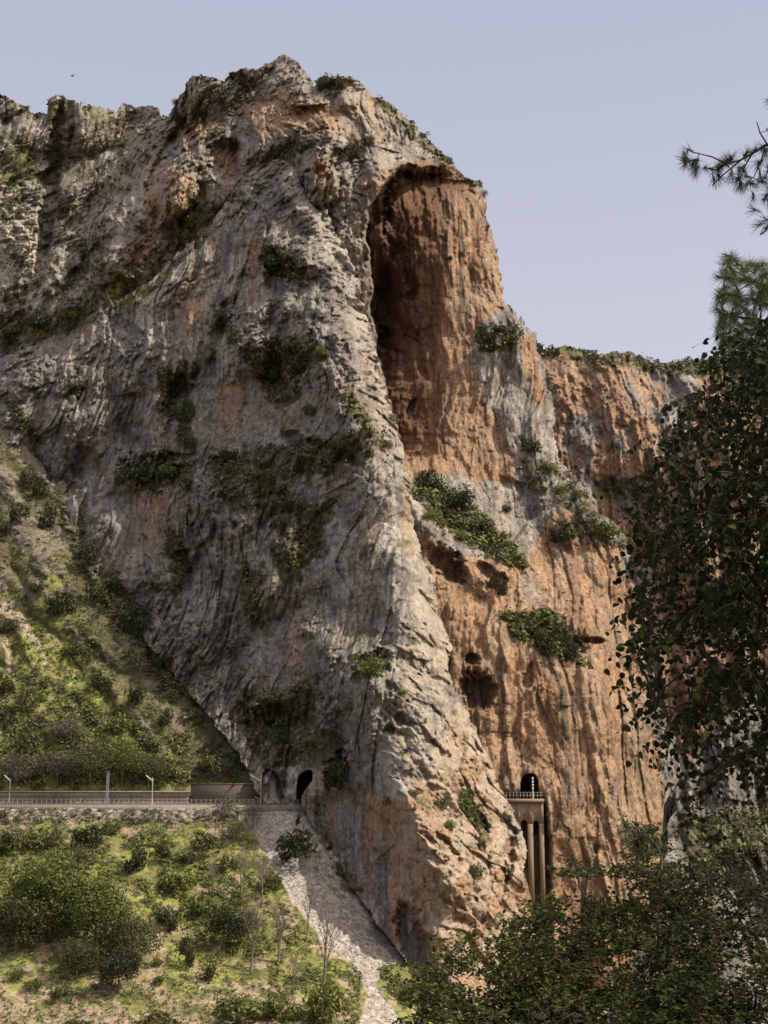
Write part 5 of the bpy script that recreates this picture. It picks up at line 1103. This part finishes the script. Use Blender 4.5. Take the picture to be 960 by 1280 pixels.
# --- leafy trees along the bottom right
def low_tree(poly, d0, d1, nseed, base_uv, label, seed, tone, nleaf=13, leaf=(.05, .09), rt=1.0):
    g = np.random.default_rng(seed); c = P(base_uv[0], base_uv[1], (d0 + d1) / 2); gz = GZ(c[0], c[1])
    t = empty('leafy_tree', (c[0], c[1], gz)); tag(t, label, 'tree', 'leafy trees in the foreground')
    S, u, v = noisy_pts(poly, nseed, d0, d1, g, .38, 30, seed)
    # the crown bulges: seeds low in the picture stand nearer
    vt = np.array(poly)[:, 1].min(); k = np.clip((v - vt) / 220, 0, 1); dn = d1 - (d1 - d0) * k + g.normal(size=len(u)) * .7; a, b = ray(u, v); S = np.stack([a * dn, dn, b * dn], 1)
    stems = []; tm = MB()
    top = P(base_uv[0], base_uv[1] - 60, (d0 + d1) / 2)
    for i in range(5 if rt == 1 else 1):
        e = S[g.integers(0, len(S))]; q = [np.array([c[0], c[1], gz - .3]), np.array([c[0] + g.normal() * .3, c[1] + g.normal() * .3, gz + (top[2] - gz) * .45]), (np.array([c[0], c[1], top[2]]) + e) / 2 + g.normal(size=3) * .2, e]
        stems.append(q[1:]); tm.tube(q, np.array([.13, .07, .03, .010]) * rt, (.07, .06, .048), 7)
    o = tm.build('trunk', M_NEARWOOD, t); o.location = (-c[0], -c[1], -gz)
    wg, SP, PR, AA = wood_graph(stems, S, .003, .42)
    par = AA[PR]; hd = SP - par; hd /= np.linalg.norm(hd, axis=1)[:, None] + 1e-6
    n = nleaf; m = len(SP)
    t_ = g.uniform(-.1, 1, (m, n, 1)); L_ = g.uniform(.2, .45, (m, 1, 1)); hd[:, 2] = hd[:, 2] * .4 + .12
    q = SP[:, None] + hd[:, None] * L_ * t_ + g.normal(size=(m, n, 3)) * np.array([.05, .05, .02])
    side = g.normal(size=(m, n, 3)); side[..., 2] *= .35; side += hd[:, None] * .5
    nr = np.zeros((m, n, 3)); nr[..., 2] = 1; nr += g.normal(size=nr.shape) * .38 + g.normal(size=(m, 1, 3)) * .25
    ln = g.uniform(leaf[0], leaf[1], m * n); cl = (np.array(tone[0]) + (np.array(tone[1]) - np.array(tone[0])) * (g.random((m, n, 1)) ** 1.6) * g.uniform(.1, 1.4, (m, 1, 1))).reshape(-1, 3) * .74
    v_, f_, c_ = leaf_ovals(q.reshape(-1, 3), side.reshape(-1, 3), nr.reshape(-1, 3), ln, ln * .62, cl)
    o = mesh('foliage', v_, f_, M_BIGLEAF, c_, parent=t); o.location = (-c[0], -c[1], -gz)
    o = wg.build('twigs', M_NEARWOOD, t); o.location = (-c[0], -c[1], -gz)
    return t
low_tree([(505, 1330), (520, 1262), (534, 1238), (528, 1214), (552, 1200), (566, 1172), (590, 1180), (606, 1196), (625, 1170), (640, 1148), (668, 1146), (690, 1170), (720, 1200), (740, 1330)], 17, 21, 950, (620, 1330), 'leafy tree with lighter sprays at the left of the foreground foliage', 301, ((.052, .062, .018), (.165, .18, .05)))
low_tree([(640, 1330), (650, 1180), (668, 1142), (684, 1108), (700, 1086), (728, 1078), (752, 1094), (778, 1084), (792, 1070), (806, 1086), (838, 1078), (862, 1090), (880, 1110), (900, 1180), (890, 1330)], 18, 23, 1900, (770, 1330), 'dense dark green tree in the middle of the foreground foliage', 302, ((.036, .045, .013), (.11, .125, .036)))
low_tree([(830, 1330), (838, 1120), (862, 1082), (884, 1062), (906, 1068), (924, 1092), (900, 1126), (930, 1118), (952, 1104), (980, 1090), (1060, 1080), (1140, 1120), (1160, 1330)], 18, 23, 2100, (980, 1330), 'leafy tree in the bottom right corner under the hanging branches', 303, ((.033, .041, .012), (.10, .112, .032)))
low_tree([(782, 1100), (790, 1072), (802, 1058), (786, 1042), (792, 1034), (812, 1030), (826, 1040), (846, 1046), (830, 1058), (846, 1074), (840, 1110)], 20, 21, 90, (815, 1180), 'single thin leafy sprig rising above the dense foreground foliage', 304, ((.045, .06, .02), (.12, .14, .055)), 9, (.05, .08), .2)
# --- pine reaching in from the right
g = np.random.default_rng(88)
px, py = P(1120, 700, 15.5)[:2]; pz = GZ(px, py)
pt = empty('pine_tree', (px, py, pz)); tag(pt, 'pine tree reaching in from the right edge with long needled branch against the sky', 'tree')
tm = MB(); tp = [(px, py, pz - .3), (px, py, pz + 4), tuple(P(1115, 700, 15.5)), tuple(P(1110, 420, 15.5)), tuple(P(1115, 200, 15.6)), tuple(P(1110, 0, 15.7))]
tm.tube(tp, [.3, .26, .2, .15, .09, .04], (.09, .065, .05), 9); o = tm.build('trunk', M_NEARWOOD, pt); o.location = (-px, -py, -pz)
blimb = [[(1112, 240), (1060, 210), (1010, 186), (975, 176), (956, 182), (940, 192), (926, 200), (908, 205), (890, 196), (874, 192)], [(926, 200), (914, 210), (900, 222), (890, 232)], [(1112, 300), (1040, 250), (990, 236), (965, 240), (952, 250)], [(1112, 330), (1040, 300), (985, 280), (962, 284), (950, 294)],
         [(940, 192), (930, 210), (924, 226)], [(1112, 160), (1040, 130), (990, 116), (962, 118)], [(1112, 480), (1050, 420), (1000, 380), (960, 360), (930, 345), (912, 335)], [(1050, 420), (1000, 410), (950, 400), (915, 395), (902, 385)], [(1000, 440), (950, 440), (920, 440), (905, 440)]]
blimb += [[(908, 205), (896, 212), (882, 210)], [(960, 182), (950, 166), (946, 152)], [(956, 186), (950, 204), (942, 222)]]
lm = MB(); roots = []
for i, l in enumerate(blimb):
    q = [P(u, v, 15.4 - .2 * math.sin(k + i)) for k, (u, v) in enumerate(l)]; roots.append(q); lm.tube(q, np.linspace(.03 if len(l) > 4 else .012, .006, len(q)), (.045, .036, .032), 5)
reg = [(([(846, 196), (862, 184), (880, 184), (900, 192), (930, 192), (960, 170), (960, 220), (930, 240), (915, 225), (895, 232), (880, 222), (862, 212)]), 46, 15.1, 15.7), ([(940, 225), (975, 220), (980, 310), (948, 300), (936, 262)], 20, 15.1, 15.8), ([(948, 110), (1060, 60), (1080, 150), (952, 130)], 26, 15, 16), ([(960, 160), (1090, 150), (1090, 330), (980, 320)], 50, 15, 16),
       ([(896, 352), (898, 330), (912, 316), (936, 328), (962, 326), (1060, 330), (1090, 520), (910, 500), (898, 440), (894, 395)], 900, 14.9, 16.2)]
SS = np.concatenate([noisy_pts(p, n, a, b, g, .3, 20, 4)[0] for p, n, a, b in reg])
wg, SP, PR, AA = wood_graph(roots, SS, .003, .4)
nb, nd, nl, nc = [], [], [], []
par = AA[PR]
for p, q in zip(SP, par):
    ax = p - q; ax /= np.linalg.norm(ax) + 1e-6; ax = ax + g.normal(size=3) * .25; ax /= np.linalg.norm(ax)
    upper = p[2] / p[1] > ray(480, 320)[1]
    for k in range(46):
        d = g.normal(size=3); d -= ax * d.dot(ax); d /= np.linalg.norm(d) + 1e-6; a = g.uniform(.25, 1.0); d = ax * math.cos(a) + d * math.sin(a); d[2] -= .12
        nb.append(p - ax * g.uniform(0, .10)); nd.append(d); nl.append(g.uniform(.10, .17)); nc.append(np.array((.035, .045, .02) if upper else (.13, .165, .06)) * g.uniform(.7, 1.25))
nb, nd, nl, nc = map(np.array, (nb, nd, nl, nc)); sdv = np.cross(nd, g.normal(size=nd.shape)); sdv /= np.linalg.norm(sdv, axis=1)[:, None]
wv = sdv * .0024
v_ = np.stack([nb - wv, nb + wv, nb + nd * nl[:, None] + wv * .3, nb + nd * nl[:, None] - wv * .3], 1).reshape(-1, 3)
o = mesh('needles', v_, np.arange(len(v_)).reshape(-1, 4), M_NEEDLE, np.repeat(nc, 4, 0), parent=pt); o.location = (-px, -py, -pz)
o = lm.build('limbs', M_NEARWOOD, pt); o.location = (-px, -py, -pz)
o = wg.build('twigs', M_NEARWOOD, pt); o.location = (-px, -py, -pz)
